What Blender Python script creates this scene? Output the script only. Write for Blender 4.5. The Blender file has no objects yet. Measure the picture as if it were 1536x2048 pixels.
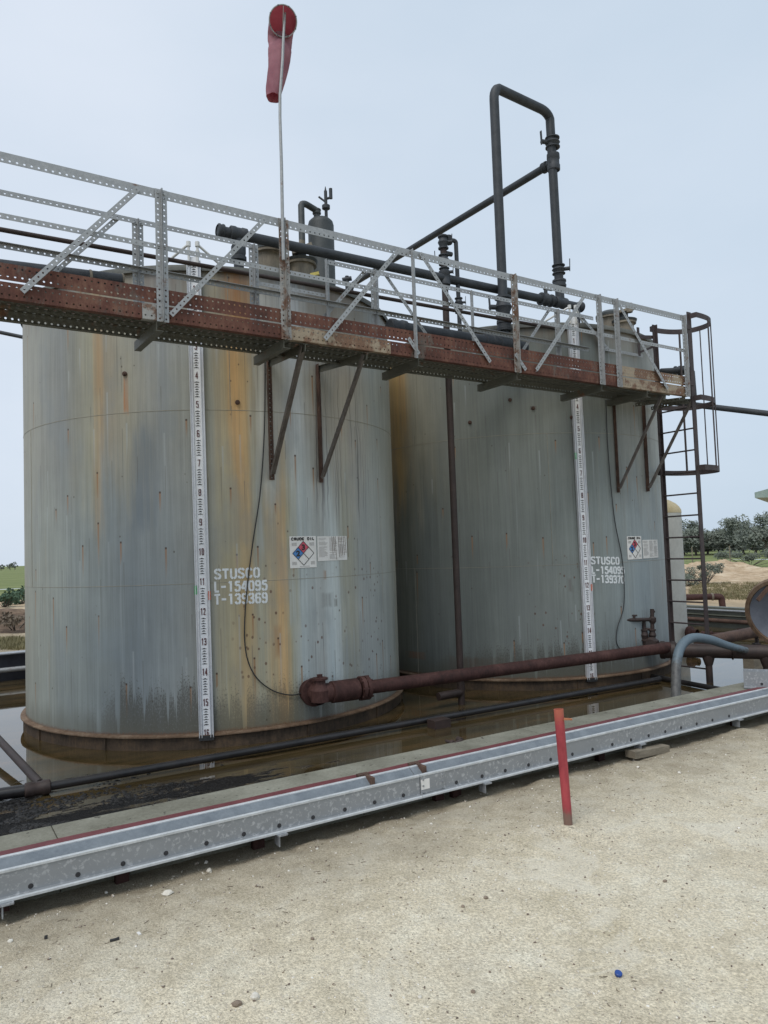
import bpy, math, random
import numpy as np
from mathutils import Vector, Matrix, noise as mnoise
random.seed(7)
R_ = math.radians
SC = bpy.context.scene
COL = SC.collection

# ------------------------------------------------------------------ camera
FPX, PITCH, ROLL, EYE = 1481.68, .0543, .035, 1.7839     # focal length in px of a 1536x2048 frame
cam = bpy.data.cameras.new("camera")
cam.sensor_fit = 'VERTICAL'
cam.sensor_height = 36.0
cam.lens = 36.0 * FPX / 2048.0
cam.clip_start = .05
cam.clip_end = 3000
camo = bpy.data.objects.new("camera", cam)
COL.objects.link(camo)
camo.location = (0, 0, EYE)
camo.rotation_mode = 'XYZ'
camo.matrix_world = Matrix.Translation((0, 0, EYE)) @ Matrix.Rotation(math.pi/2 + PITCH, 4, 'X') @ Matrix.Rotation(-ROLL, 4, 'Z')
SC.camera = camo
SC.render.resolution_x, SC.render.resolution_y = 768, 1024

# ------------------------------------------------------------------ light (overcast day)
SUN_EL, SUN_AZ = R_(58), R_(205)
w = bpy.data.worlds.new("World")
SC.world = w
w.use_nodes = True
nt = w.node_tree
nt.nodes.clear()
out = nt.nodes.new('ShaderNodeOutputWorld')
bg = nt.nodes.new('ShaderNodeBackground')
sky = nt.nodes.new('ShaderNodeTexSky')
sky.sky_type = 'NISHITA'
sky.sun_disc = False
sky.sun_elevation = SUN_EL
sky.sun_rotation = SUN_AZ
sky.air_density = 1.0
sky.dust_density = 3.0
tc = nt.nodes.new('ShaderNodeTexCoord')
cl = nt.nodes.new('ShaderNodeTexNoise')
cl.inputs['Scale'].default_value = 1.6
cl.inputs['Detail'].default_value = 5
mp = nt.nodes.new('ShaderNodeMapping')
mp.inputs['Scale'].default_value = (1, 1, 2.2)
nt.links.new(tc.outputs['Generated'], mp.inputs['Vector'])
nt.links.new(mp.outputs['Vector'], cl.inputs['Vector'])
cr = nt.nodes.new('ShaderNodeValToRGB')
cr.color_ramp.elements[0].position = .36
cr.color_ramp.elements[0].color = (5.85/8, 6.70/8, 7.75/8, 1)
cr.color_ramp.elements[1].position = .66
cr.color_ramp.elements[1].color = (6.75/8, 7.4/8, 8.35/8, 1)
nt.links.new(cl.outputs['Fac'], cr.inputs['Fac'])
sc8 = nt.nodes.new('ShaderNodeVectorMath')
sc8.operation = 'SCALE'
sc8.inputs['Scale'].default_value = 8.3
sx = nt.nodes.new('ShaderNodeSeparateXYZ')
nt.links.new(tc.outputs['Generated'], sx.inputs[0])
gx = nt.nodes.new('ShaderNodeMapRange')
gx.inputs['From Min'].default_value = -.35
gx.inputs['From Max'].default_value = .55
gx.inputs['To Min'].default_value = 0
gx.inputs['To Max'].default_value = 1
nt.links.new(sx.outputs['X'], gx.inputs['Value'])
mg = nt.nodes.new('ShaderNodeMix')
mg.data_type = 'RGBA'
mg.blend_type = 'MULTIPLY'
nt.links.new(gx.outputs[0], mg.inputs['Factor'])
nt.links.new(cr.outputs['Color'], mg.inputs['A'])
mg.inputs['B'].default_value = (.82, .88, .91, 1)
nt.links.new(mg.outputs['Result'], sc8.inputs[0])
mx = nt.nodes.new('ShaderNodeMix')
mx.data_type = 'RGBA'
mx.inputs['Factor'].default_value = .93
nt.links.new(sky.outputs['Color'], mx.inputs['A'])
nt.links.new(sc8.outputs[0], mx.inputs['B'])
nt.links.new(mx.outputs['Result'], bg.inputs['Color'])
bg.inputs['Strength'].default_value = .1
nt.links.new(bg.outputs[0], out.inputs[0])

sun = bpy.data.lights.new("sun", 'SUN')
sun.energy = 1.5
sun.angle = R_(25)
sun.color = (1, .97, .92)
suno = bpy.data.objects.new("sun", sun)
COL.objects.link(suno)
suno.location = (0, 0, 20)
sd = Vector((math.sin(SUN_AZ)*math.cos(SUN_EL), math.cos(SUN_AZ)*math.cos(SUN_EL), math.sin(SUN_EL)))
suno.rotation_euler = sd.to_track_quat('Z', 'Y').to_euler()

SC.view_settings.view_transform = 'Standard'
SC.view_settings.look = 'None'
SC.view_settings.exposure = 0.14
SC.view_settings.gamma = 1

# ------------------------------------------------------------------ survey helpers: where a sighted point lies in the yard
CAMP = Vector((0, 0, EYE))
def ray(px, py):
    xi, yi = px - 768, 1024 - py
    c, s = math.cos(ROLL), math.sin(ROLL)
    X, Y = xi*c + yi*s, -xi*s + yi*c
    return Vector((X, FPX*math.cos(PITCH) - Y*math.sin(PITCH), FPX*math.sin(PITCH) + Y*math.cos(PITCH))) / FPX
def atz(px, py, z):
    r = ray(px, py)
    return CAMP + r*((z - EYE)/r.z)
def atY(px, py, Y):
    r = ray(px, py)
    return CAMP + r*(Y/r.y)
class Frame:
    """horizontal frame: s runs along the row, o is the offset away from the camera"""
    def __init__(s, deg):
        a = R_(deg)
        s.u = Vector((math.cos(a), math.sin(a), 0))
        s.n = Vector((-math.sin(a), math.cos(a), 0))
    def __call__(s, a, o, z):
        return s.u*a + s.n*o + Vector((0, 0, z))
    def sight(s, px, py, o):
        r = ray(px, py)
        P = CAMP + r*(o/(r.dot(s.n)))
        return P.dot(s.u), P.z
    def sz(s, px, py, z):
        P = atz(px, py, z)
        return P.dot(s.u), P.dot(s.n)
WK = Frame(33.5)       # the walkway
KF = Frame(32.0)       # the containment wall
TR = 2.36
T1 = Vector((-2.2302, 9.9743, 0))
T2 = Vector((2.1625, 12.4128, 0))
TOPZ = 4.84
WATER = -.138
GZ = .10
def oncyl(px, py, c, rad=TR):
    r = ray(px, py)
    a = r.x*r.x + r.y*r.y
    b = -2*(r.x*c.x + r.y*c.y)
    cc = c.x**2 + c.y**2 - rad*rad
    d = b*b - 4*a*cc
    t = (-b - math.sqrt(d))/(2*a) if d > 0 else -b/(2*a)
    P = CAMP + r*t
    return math.atan2(P.x - c.x, -(P.y - c.y))*TR, P.z      # (u arc metres, z)
def cyl(u, z, c, off=0.0):
    a = u/TR
    return Vector((c.x + (TR+off)*math.sin(a), c.y - (TR+off)*math.cos(a), z))

# ------------------------------------------------------------------ mesh builder
class MB:
    def __init__(s):
        s.v, s.f, s.uv = [], [], None
    def add(s, vs, fs):
        n = len(s.v)
        s.v += [tuple(p) for p in vs]
        s.f += [tuple(i+n for i in f) for f in fs]
        return s
    def box(s, c, ax, ay, az, dx, dy, dz):
        c = Vector(c)
        V = []
        for i in (-.5, .5):
            for j in (-.5, .5):
                for k in (-.5, .5):
                    V.append(c + ax*(dx*i) + ay*(dy*j) + az*(dz*k))
        s.add(V, [(0, 1, 3, 2), (4, 6, 7, 5), (0, 4, 5, 1), (2, 3, 7, 6), (0, 2, 6, 4), (1, 5, 7, 3)])
        return s
    def fbox(s, F, s0, s1, o0, o1, z0, z1):
        return s.box(F((s0+s1)/2, (o0+o1)/2, (z0+z1)/2), F.u, F.n, Vector((0, 0, 1)), s1-s0, o1-o0, z1-z0)
    def bar(s, p0, p1, wdir, wid, th):
        """rectangular bar from p0 to p1; wdir = approx width direction"""
        p0, p1 = Vector(p0), Vector(p1)
        d = (p1-p0)
        L = d.length
        d.normalize()
        wd = (wdir - d*wdir.dot(d)).normalized()
        t = d.cross(wd)
        return s.box((p0+p1)/2, d, wd, t, L, wid, th)
    def sweep(s, pts, rads, n=16, cap=True):
        pts = [Vector(p) for p in pts]
        if not hasattr(rads, '__len__'):
            rads = [rads]*len(pts)
        T = []
        for i in range(len(pts)):
            a = pts[max(i-1, 0)]
            b = pts[min(i+1, len(pts)-1)]
            T.append((b-a).normalized())
        ref = Vector((0, 0, 1)) if abs(T[0].z) < .9 else Vector((1, 0, 0))
        N = (ref - T[0]*ref.dot(T[0])).normalized()
        vs, fs = [], []
        for i, p in enumerate(pts):
            N = (N - T[i]*N.dot(T[i])).normalized()
            B = T[i].cross(N)
            for k in range(n):
                a = 2*math.pi*k/n
                vs.append(p + (N*math.cos(a) + B*math.sin(a))*rads[i])
        for i in range(len(pts)-1):
            for k in range(n):
                a, b = i*n+k, i*n+(k+1) % n
                fs.append((a, b, b+n, a+n))
        if cap:
            fs.append(tuple(range(n))[::-1])
            fs.append(tuple(range((len(pts)-1)*n, len(pts)*n)))
        return s.add(vs, fs)
    def pipe(s, pts, r, bend=.12, n=16):
        pts = [Vector(p) for p in pts]
        P = [pts[0]]
        for i in range(1, len(pts)-1):
            a, b, c = pts[i-1], pts[i], pts[i+1]
            d1, d2 = (a-b), (c-b)
            q = min(bend, d1.length*.45, d2.length*.45)
            p1, p2 = b + d1.normalized()*q, b + d2.normalized()*q
            for k in range(6):
                t = k/8
                P.append(p1*(1-t)**2 + b*2*t*(1-t) + p2*t*t)
        P.append(pts[-1])
        return s.sweep(P, r, n)
    def cyl(s, p0, p1, r, n=16, r1=None):
        return s.sweep([p0, p1], [r, r if r1 is None else r1], n)
    def lathe(s, base, axis, prof, n=32):
        """prof = [(radius, height)] about axis from base"""
        axis = Vector(axis).normalized()
        ref = Vector((0, 0, 1)) if abs(axis.z) < .9 else Vector((1, 0, 0))
        N = (ref - axis*ref.dot(axis)).normalized()
        B = axis.cross(N)
        vs, fs = [], []
        for r, h in prof:
            for k in range(n):
                a = 2*math.pi*k/n
                vs.append(Vector(base) + axis*h + (N*math.cos(a) + B*math.sin(a))*max(r, 1e-4))
        for i in range(len(prof)-1):
            for k in range(n):
                a, b = i*n+k, i*n+(k+1) % n
                fs.append((a, b, b+n, a+n))
        return s.add(vs, fs)
    def build(s, name, mat, parent=None, smooth=False, loc=None):
        me = bpy.data.meshes.new(name)
        me.from_pydata(s.v, [], s.f)
        me.validate()
        if smooth:
            me.shade_smooth()
            try:
                me.set_sharp_from_angle(angle=R_(38))
            except Exception:
                pass
        if mat:
            me.materials.append(mat)
        o = bpy.data.objects.new(name, me)
        COL.objects.link(o)
        if parent is not None:
            o.parent = parent
            o.matrix_parent_inverse = parent.matrix_basis.inverted()
        return o

_cell = {}
def perf(mb, p0, p1, wdir, wid, rows=1, pitch=.0508, hr=.0085, th=.004, shift=0.0):
    """perforated steel strip: real holes, real thickness"""
    p0, p1 = Vector(p0), Vector(p1)
    d = p1-p0
    L = d.length
    d.normalize()
    wd = (wdir - d*wdir.dot(d)).normalized()
    t = d.cross(wd)
    nc = max(1, round(L/pitch))
    cw = L/nc
    ch = wid/rows
    oc = [(-1, -1), (0, -1), (1, -1), (1, 0), (1, 1), (0, 1), (-1, 1), (-1, 0)]
    for i in range(nc):
        for j in range(rows):
            c = p0 + d*((i+.5)*cw) + wd*((j+.5)*ch - wid/2)
            sh = shift*ch if rows == 1 else 0
            vs = []
            for side in (-.5, .5):
                for a, b in oc:
                    vs.append(c + d*(a*cw/2) + wd*(b*ch/2) + t*(side*th))
                for k in range(8):
                    an = math.pi*(-3/4 + k/4)
                    vs.append(c + d*(math.cos(an)*hr) + wd*(math.sin(an)*hr + sh) + t*(side*th))
            fs = []
            for k in range(8):
                k2 = (k+1) % 8
                fs.append((k, 8+k, 8+k2, k2))
                fs.append((16+k, 16+k2, 24+k2, 24+k))
                fs.append((8+k, 24+k, 24+k2, 8+k2))
            # outer edges
            fs.append((0, 1, 17, 16)); fs.append((1, 2, 18, 17)); fs.append((4, 5, 21, 20)); fs.append((5, 6, 22, 21))
            if i == 0:
                fs.append((6, 7, 23, 22)); fs.append((7, 0, 16, 23))
            if i == nc-1:
                fs.append((2, 3, 19, 18)); fs.append((3, 4, 20, 19))
            mb.add(vs, fs)
    return mb

def tagp(o, label):
    o['label'] = label
    return o
def tag(o, label, cat, group=None, kind=None):
    if kind:
        o['kind'] = kind
    if label:
        o['label'] = label
    if cat:
        o['category'] = cat
    if group:
        o['group'] = group
    return o
def thing(name, label, cat, loc, group=None):
    o = bpy.data.objects.new(name, None)
    COL.objects.link(o)
    o.empty_display_size = .2
    o.location = loc
    return tag(o, label, cat, group)
def copy_tree(o, parent=None):
    c = o.copy()
    COL.objects.link(c)
    if parent is not None:
        c.parent = parent
    for ch in list(o.children):
        copy_tree(ch, c)
    return c

# ------------------------------------------------------------------ node helper
class NT:
    def __init__(s, name, rough=.6, metal=0.0, spec=.5):
        s.m = bpy.data.materials.new(name)
        s.m.use_nodes = True
        s.t = s.m.node_tree
        s.b = s.t.nodes['Principled BSDF']
        s.b.inputs['Roughness'].default_value = rough
        s.b.inputs['Metallic'].default_value = metal
        s.b.inputs['Specular IOR Level'].default_value = spec
        s.o = s.t.nodes['Material Output']
    def n(s, t):
        return s.t.nodes.new(t)
    def lk(s, a, b):
        if hasattr(a, 'links') or isinstance(a, bpy.types.NodeSocket):
            s.t.links.new(a, b)
        else:
            if isinstance(a, (tuple, list)) and len(a) == 3 and b.type == 'RGBA':
                a = (*a, 1)
            b.default_value = a
    def m1(s, op, a, b=None, c=None, clamp=False):
        nd = s.n('ShaderNodeMath')
        nd.operation = op
        nd.use_clamp = clamp
        s.lk(a, nd.inputs[0])
        if b is not None:
            s.lk(b, nd.inputs[1])
        if c is not None:
            s.lk(c, nd.inputs[2])
        return nd.outputs[0]
    def mul(s, a, b, clamp=False): return s.m1('MULTIPLY', a, b, clamp=clamp)
    def addm(s, a, b, clamp=False): return s.m1('ADD', a, b, clamp=clamp)
    def sub(s, a, b, clamp=False): return s.m1('SUBTRACT', a, b, clamp=clamp)
    def ss(s, x, a, b):
        nd = s.n('ShaderNodeMapRange')
        nd.interpolation_type = 'SMOOTHSTEP'
        s.lk(x, nd.inputs['Value'])
        if a < b:
            nd.inputs['From Min'].default_value = a
            nd.inputs['From Max'].default_value = b
        else:
            nd.inputs['From Min'].default_value = b
            nd.inputs['From Max'].default_value = a
            nd.inputs['To Min'].default_value = 1
            nd.inputs['To Max'].default_value = 0
        return nd.outputs[0]
    def coord(s, kind='Object'):
        return s.n('ShaderNodeTexCoord').outputs[kind]
    def pos(s):
        return s.n('ShaderNodeNewGeometry').outputs['Position']
    def sep(s, v):
        nd = s.n('ShaderNodeSeparateXYZ')
        s.lk(v, nd.inputs[0])
        return nd.outputs
    def comb(s, x, y, z=0.0):
        nd = s.n('ShaderNodeCombineXYZ')
        s.lk(x, nd.inputs[0]); s.lk(y, nd.inputs[1]); s.lk(z, nd.inputs[2])
        return nd.outputs[0]
    def noise(s, v, scale, detail=3, rough=.55, out='Fac', dist=0):
        nd = s.n('ShaderNodeTexNoise')
        s.lk(v, nd.inputs['Vector'])
        nd.inputs['Scale'].default_value = scale
        nd.inputs['Detail'].default_value = detail
        nd.inputs['Roughness'].default_value = rough
        nd.inputs['Distortion'].default_value = dist
        return nd.outputs[out]
    def vor(s, v, scale, out='Distance', feat='F1'):
        nd = s.n('ShaderNodeTexVoronoi')
        nd.feature = feat
        s.lk(v, nd.inputs['Vector'])
        nd.inputs['Scale'].default_value = scale
        return nd.outputs[out]
    def ramp(s, f, stops):
        nd = s.n('ShaderNodeValToRGB')
        e = nd.color_ramp.elements
        while len(e) < len(stops):
            e.new(.5)
        for i, (p, c) in enumerate(stops):
            e[i].position = p
            e[i].color = (*c, 1) if len(c) == 3 else c
        s.lk(f, nd.inputs[0])
        return nd.outputs[0]
    def mix(s, f, a, b, mode='MIX'):
        nd = s.n('ShaderNodeMix')
        nd.data_type = 'RGBA'
        nd.blend_type = mode
        s.lk(f, nd.inputs['Factor'])
        s.lk(a, nd.inputs['A'])
        s.lk(b, nd.inputs['B'])
        return nd.outputs['Result']
    def scale(s, c, k):
        nd = s.n('ShaderNodeVectorMath')
        nd.operation = 'SCALE'
        s.lk(c, nd.inputs[0])
        s.lk(k, nd.inputs['Scale'])
        return nd.outputs[0]
    def smul(s, v, vec):
        nd = s.n('ShaderNodeVectorMath')
        nd.operation = 'MULTIPLY'
        s.lk(v, nd.inputs[0])
        nd.inputs[1].default_value = vec
        return nd.outputs[0]
    def bump(s, h, strength=.3, dist=.01):
        nd = s.n('ShaderNodeBump')
        nd.inputs['Strength'].default_value = strength
        nd.inputs['Distance'].default_value = dist
        s.lk(h, nd.inputs['Height'])
        s.t.links.new(nd.outputs[0], s.b.inputs['Normal'])
    def color(s, c):
        s.lk(c, s.b.inputs['Base Color'])
    def rough(s, r):
        s.lk(r, s.b.inputs['Roughness'])

def lin(r, g, b, k=1.0):
    def f(x):
        x /= 255
        return (x/12.92 if x <= .04045 else ((x+.055)/1.055)**2.4)*k
    return (f(r), f(g), f(b))

def mat_simple(name, c1, c2, scale=8, rough=.6, metal=0.0, bump=.2, spec=.5, stretch=(1, 1, 1), bd=.004):
    n = NT(name, rough, metal, spec)
    p = n.smul(n.pos(), stretch)
    f = n.noise(p, scale, 5, .6)
    f2 = n.noise(p, scale*7, 4, .7)
    m = n.addm(n.mul(f, .65), n.mul(f2, .35))
    n.color(n.ramp(m, [(.33, c1), (.67, c2)]))
    n.bump(f2, bump, bd)
    return n.m

def mat_galv(name, base, rustamt=.0, spots=True, rough=.5, metal=.35):
    n = NT(name, rough, metal)
    p = n.pos()
    f = n.noise(p, 30, 3, .6)
    v = n.vor(p, 45, 'Color')
    vv = n.sep(v)[0]
    k = n.addm(.80, n.addm(n.mul(f, .22), n.mul(vv, .16)))
    c = n.scale(base, k)
    if rustamt > 0:
        r = n.noise(p, 5, 5, .7)
        m = n.ss(r, .66-rustamt*.3, .76-rustamt*.3)
        c = n.mix(n.mul(m, .85), c, n.ramp(n.noise(p, 60, 3), [(.3, (.10, .045, .025)), (.7, (.22, .11, .06))]))
    n.color(c)
    n.rough(n.addm(.38, n.mul(f, .3)))
    n.bump(n.noise(p, 120, 3), .12, .002)
    return n.m

M = {}
M['galv'] = mat_galv('weathered_galvanised_steel', (.34, .35, .355), .18)
M['galv_rusty'] = mat_galv('galvanised_steel_with_rust', (.33, .32, .30), .62)
M['galv_dark'] = mat_galv('grimy_galvanised_steel', (.105, .105, .085), .25, rough=.6, metal=.15)
M['galv_tan'] = mat_galv('tan_stained_steel', (.34, .27, .19), .75)
def mat_rust(name, c1, c2, c3, grey=0.0):
    n = NT(name, .75, 0.1, .35)
    p = n.pos()
    f = n.noise(p, 4, 6, .65)
    g = n.noise(n.smul(p, (1, 1, .35)), 35, 4, .7)
    c = n.ramp(n.addm(n.mul(f, .6), n.mul(g, .4)), [(.36, c1), (.5, c2), (.64, c3)])
    if grey:
        q = n.noise(n.smul(p, (1, 1, .5)), 2.3, 6, .75)
        c = n.mix(n.mul(n.ss(q, .57, .64), grey), c, (.12, .115, .10))
    n.color(c)
    n.bump(n.noise(p, 90, 4, .7), .3, .003)
    return n.m
M['rust_red'] = mat_rust('red_rusted_steel', (.055, .026, .020), (.115, .047, .034), (.185, .095, .065), .6)
M['rust_brown'] = mat_rust('brown_rusted_steel', (.045, .028, .022), (.085, .05, .038), (.14, .085, .06))
M['pipe_maroon'] = mat_rust('maroon_rusted_pipe', (.027, .013, .011), (.058, .025, .021), (.10, .048, .040))
M['pipe_dark'] = mat_simple('dark_weathered_pipe', (.022, .026, .031), (.052, .058, .066), 6, .62, .1, .15)
M['pipe_brown'] = mat_simple('brown_black_pipe', (.022, .015, .013), (.06, .038, .032), 6, .6, .1, .2)
M['pipe_olive'] = mat_simple('dark_green_grey_pipe', (.032, .038, .040), (.065, .072, .072), 5, .6, .1, .15)
M['black'] = mat_simple('oily_black_pipe', (.008, .008, .009), (.03, .026, .025), 7, .35, 0, .2)
M['cage'] = mat_simple('dark_brown_cage_steel', (.035, .028, .030), (.075, .055, .052), 7, .6, .15, .2)
M['wire'] = mat_simple('black_cable', (.012, .012, .012), (.03, .03, .03), 10, .5)
M['white'] = mat_simple('white_painted_plastic', (.55, .55, .52), (.7, .7, .68), 10, .5)
M['yellow'] = mat_simple('faded_yellow_plastic', (.45, .36, .07), (.6, .5, .15), 20, .6)
M['alu'] = mat_simple('aluminium_gauge_channel', (.62, .63, .66), (.76, .77, .79), 12, .35, .25, .05)
M['gauge_face'] = mat_simple('white_gauge_face', (.74, .75, .77), (.86, .87, .88), 9, .5, 0, .05)
M['ink'] = mat_simple('black_ink', (.015, .014, .014), (.04, .035, .035), 30, .6, 0, 0)
M['maroon_ink'] = mat_simple('maroon_number_ink', (.07, .012, .014), (.13, .03, .03), 30, .6, 0, 0)
M['green_marker'] = mat_simple('green_marker', (.04, .35, .10), (.07, .45, .15), 30, .5, 0, 0)
M['orange_marker'] = mat_simple('orange_marker', (.55, .10, .04), (.65, .15, .06), 30, .5, 0, 0)
M['placard'] = mat_simple('white_placard', (.70, .68, .64), (.82, .80, .77), 12, .45, 0, .03)
M['nfpa_red'] = mat_simple('faded_red_print', (.55, .07, .11), (.62, .10, .15), 20, .5, 0, 0)
M['nfpa_blue'] = mat_simple('faded_blue_print', (.06, .20, .48), (.08, .25, .56), 20, .5, 0, 0)
M['grey_print'] = mat_simple('fine_grey_print', (.38, .36, .35), (.5, .48, .46), 60, .6, 0, 0)
M['wood'] = mat_simple('weathered_wood', (.14, .12, .09), (.30, .26, .2), 5, .85, 0, .5, .3, (1, 1, 5), .006)
M['stone_white'] = mat_simple('white_stone', (.52, .48, .40), (.74, .70, .62), 40, .85, 0, .4)
M['stone_brown'] = mat_simple('brown_stone', (.16, .12, .09), (.30, .24, .18), 40, .85, 0, .4)
M['cap_blue'] = mat_simple('blue_plastic', (.01, .05, .22), (.02, .07, .3), 40, .4, 0, 0)
M['scrap_black'] = mat_simple('black_scrap', (.015, .015, .017), (.04, .04, .04), 60, .6, 0, .2)
M['hatch'] = mat_simple('stained_hatch_neck', lin(85, 80, 72, 1.2), lin(138, 128, 112, 1.1), 4, .65, 0, .15, .4, (3, 3, .6))
M['concrete'] = None
def m_concrete():
    n = NT('olive_grey_coated_concrete', .85, 0, .3)
    p = n.pos()
    f = n.noise(p, 3, 5, .6)
    g = n.noise(p, 60, 4, .7)
    c = n.ramp(n.addm(n.mul(f, .6), n.mul(g, .4)), [(.32, (.125, .12, .09)), (.5, (.20, .195, .155)), (.68, (.28, .275, .225))])
    spk = n.ss(n.noise(p, 22, 2, .5), .68, .72)
    c = n.mix(n.mul(spk, .7), c, (.03, .025, .02))
    n.color(c)
    n.bump(g, .4, .004)
    return n.m
M['concrete'] = m_concrete()
def m_beam():
    n = NT('spangled_galvanised_steel', .42, .35)
    p = n.pos()
    big = n.noise(p, 1.3, 3, .5)
    warp = n.noise(p, 14, 2, .5, 'Color')
    nd = n.n('ShaderNodeVectorMath'); nd.operation = 'ADD'
    n.lk(n.smul(p, (1, 1, 1)), nd.inputs[0]); n.lk(n.scale(warp, .06), nd.inputs[1])
    f = n.noise(nd.outputs[0], 42, 4, .65)
    sp = n.ss(f, .52, .66)
    amt = n.ss(big, .25, .55)
    base = n.scale((.30, .315, .33), n.addm(.85, n.mul(n.noise(p, 6, 3), .25)))
    c = n.mix(n.mul(n.mul(sp, amt), .5), base, (.66, .67, .68))
    d = n.ss(n.noise(n.smul(p, (1, 1, .2)), 9, 5, .7), .64, .8)
    c = n.mix(n.mul(d, .35), c, (.2, .18, .15))
    n.color(c)
    n.rough(n.addm(.33, n.mul(f, .3)))
    n.bump(f, .08, .002)
    return n.m
M['beam'] = m_beam()
M['shaded_zinc'] = mat_simple('shaded_zinc_face', (.125, .145, .165), (.21, .235, .255), 9, .7, 0.0, .1, .25)  # darker copy of the channel zinc, paints shade on its slanted face
M['lit_zinc'] = mat_simple('lit_zinc_edge', (.42, .44, .45), (.66, .68, .69), 14, .4, .2, .1)  # lighter copy of the zinc, paints skylight on the up-facing edges
M['maroon'] = mat_simple('maroon_painted_liner_edge', (.10, .02, .025), (.17, .045, .05), 8, .65, 0, .3)
def m_redpost():
    n = NT('sun_faded_red_paint', .6)
    p = n.pos()
    z = n.sep(p)[2]
    c = n.ramp(n.noise(n.smul(p, (1, 1, .3)), 20, 4, .6), [(.3, (.26, .028, .038)), (.7, (.42, .06, .07))])
    nz = n.noise(p, 30, 3)
    dirt = n.ss(n.addm(z, n.mul(nz, .12)), GZ+.20, GZ+.12)
    c = n.mix(n.mul(dirt, .85), c, (.16, .12, .09))
    top = n.ss(n.addm(z, n.mul(nz, .1)), GZ+.64, GZ+.74)
    c = n.mix(n.mul(top, .6), c, (.42, .14, .07))
    n.color(c)
    n.bump(nz, .1, .003)
    return n.m
M['redpost'] = m_redpost()

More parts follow.
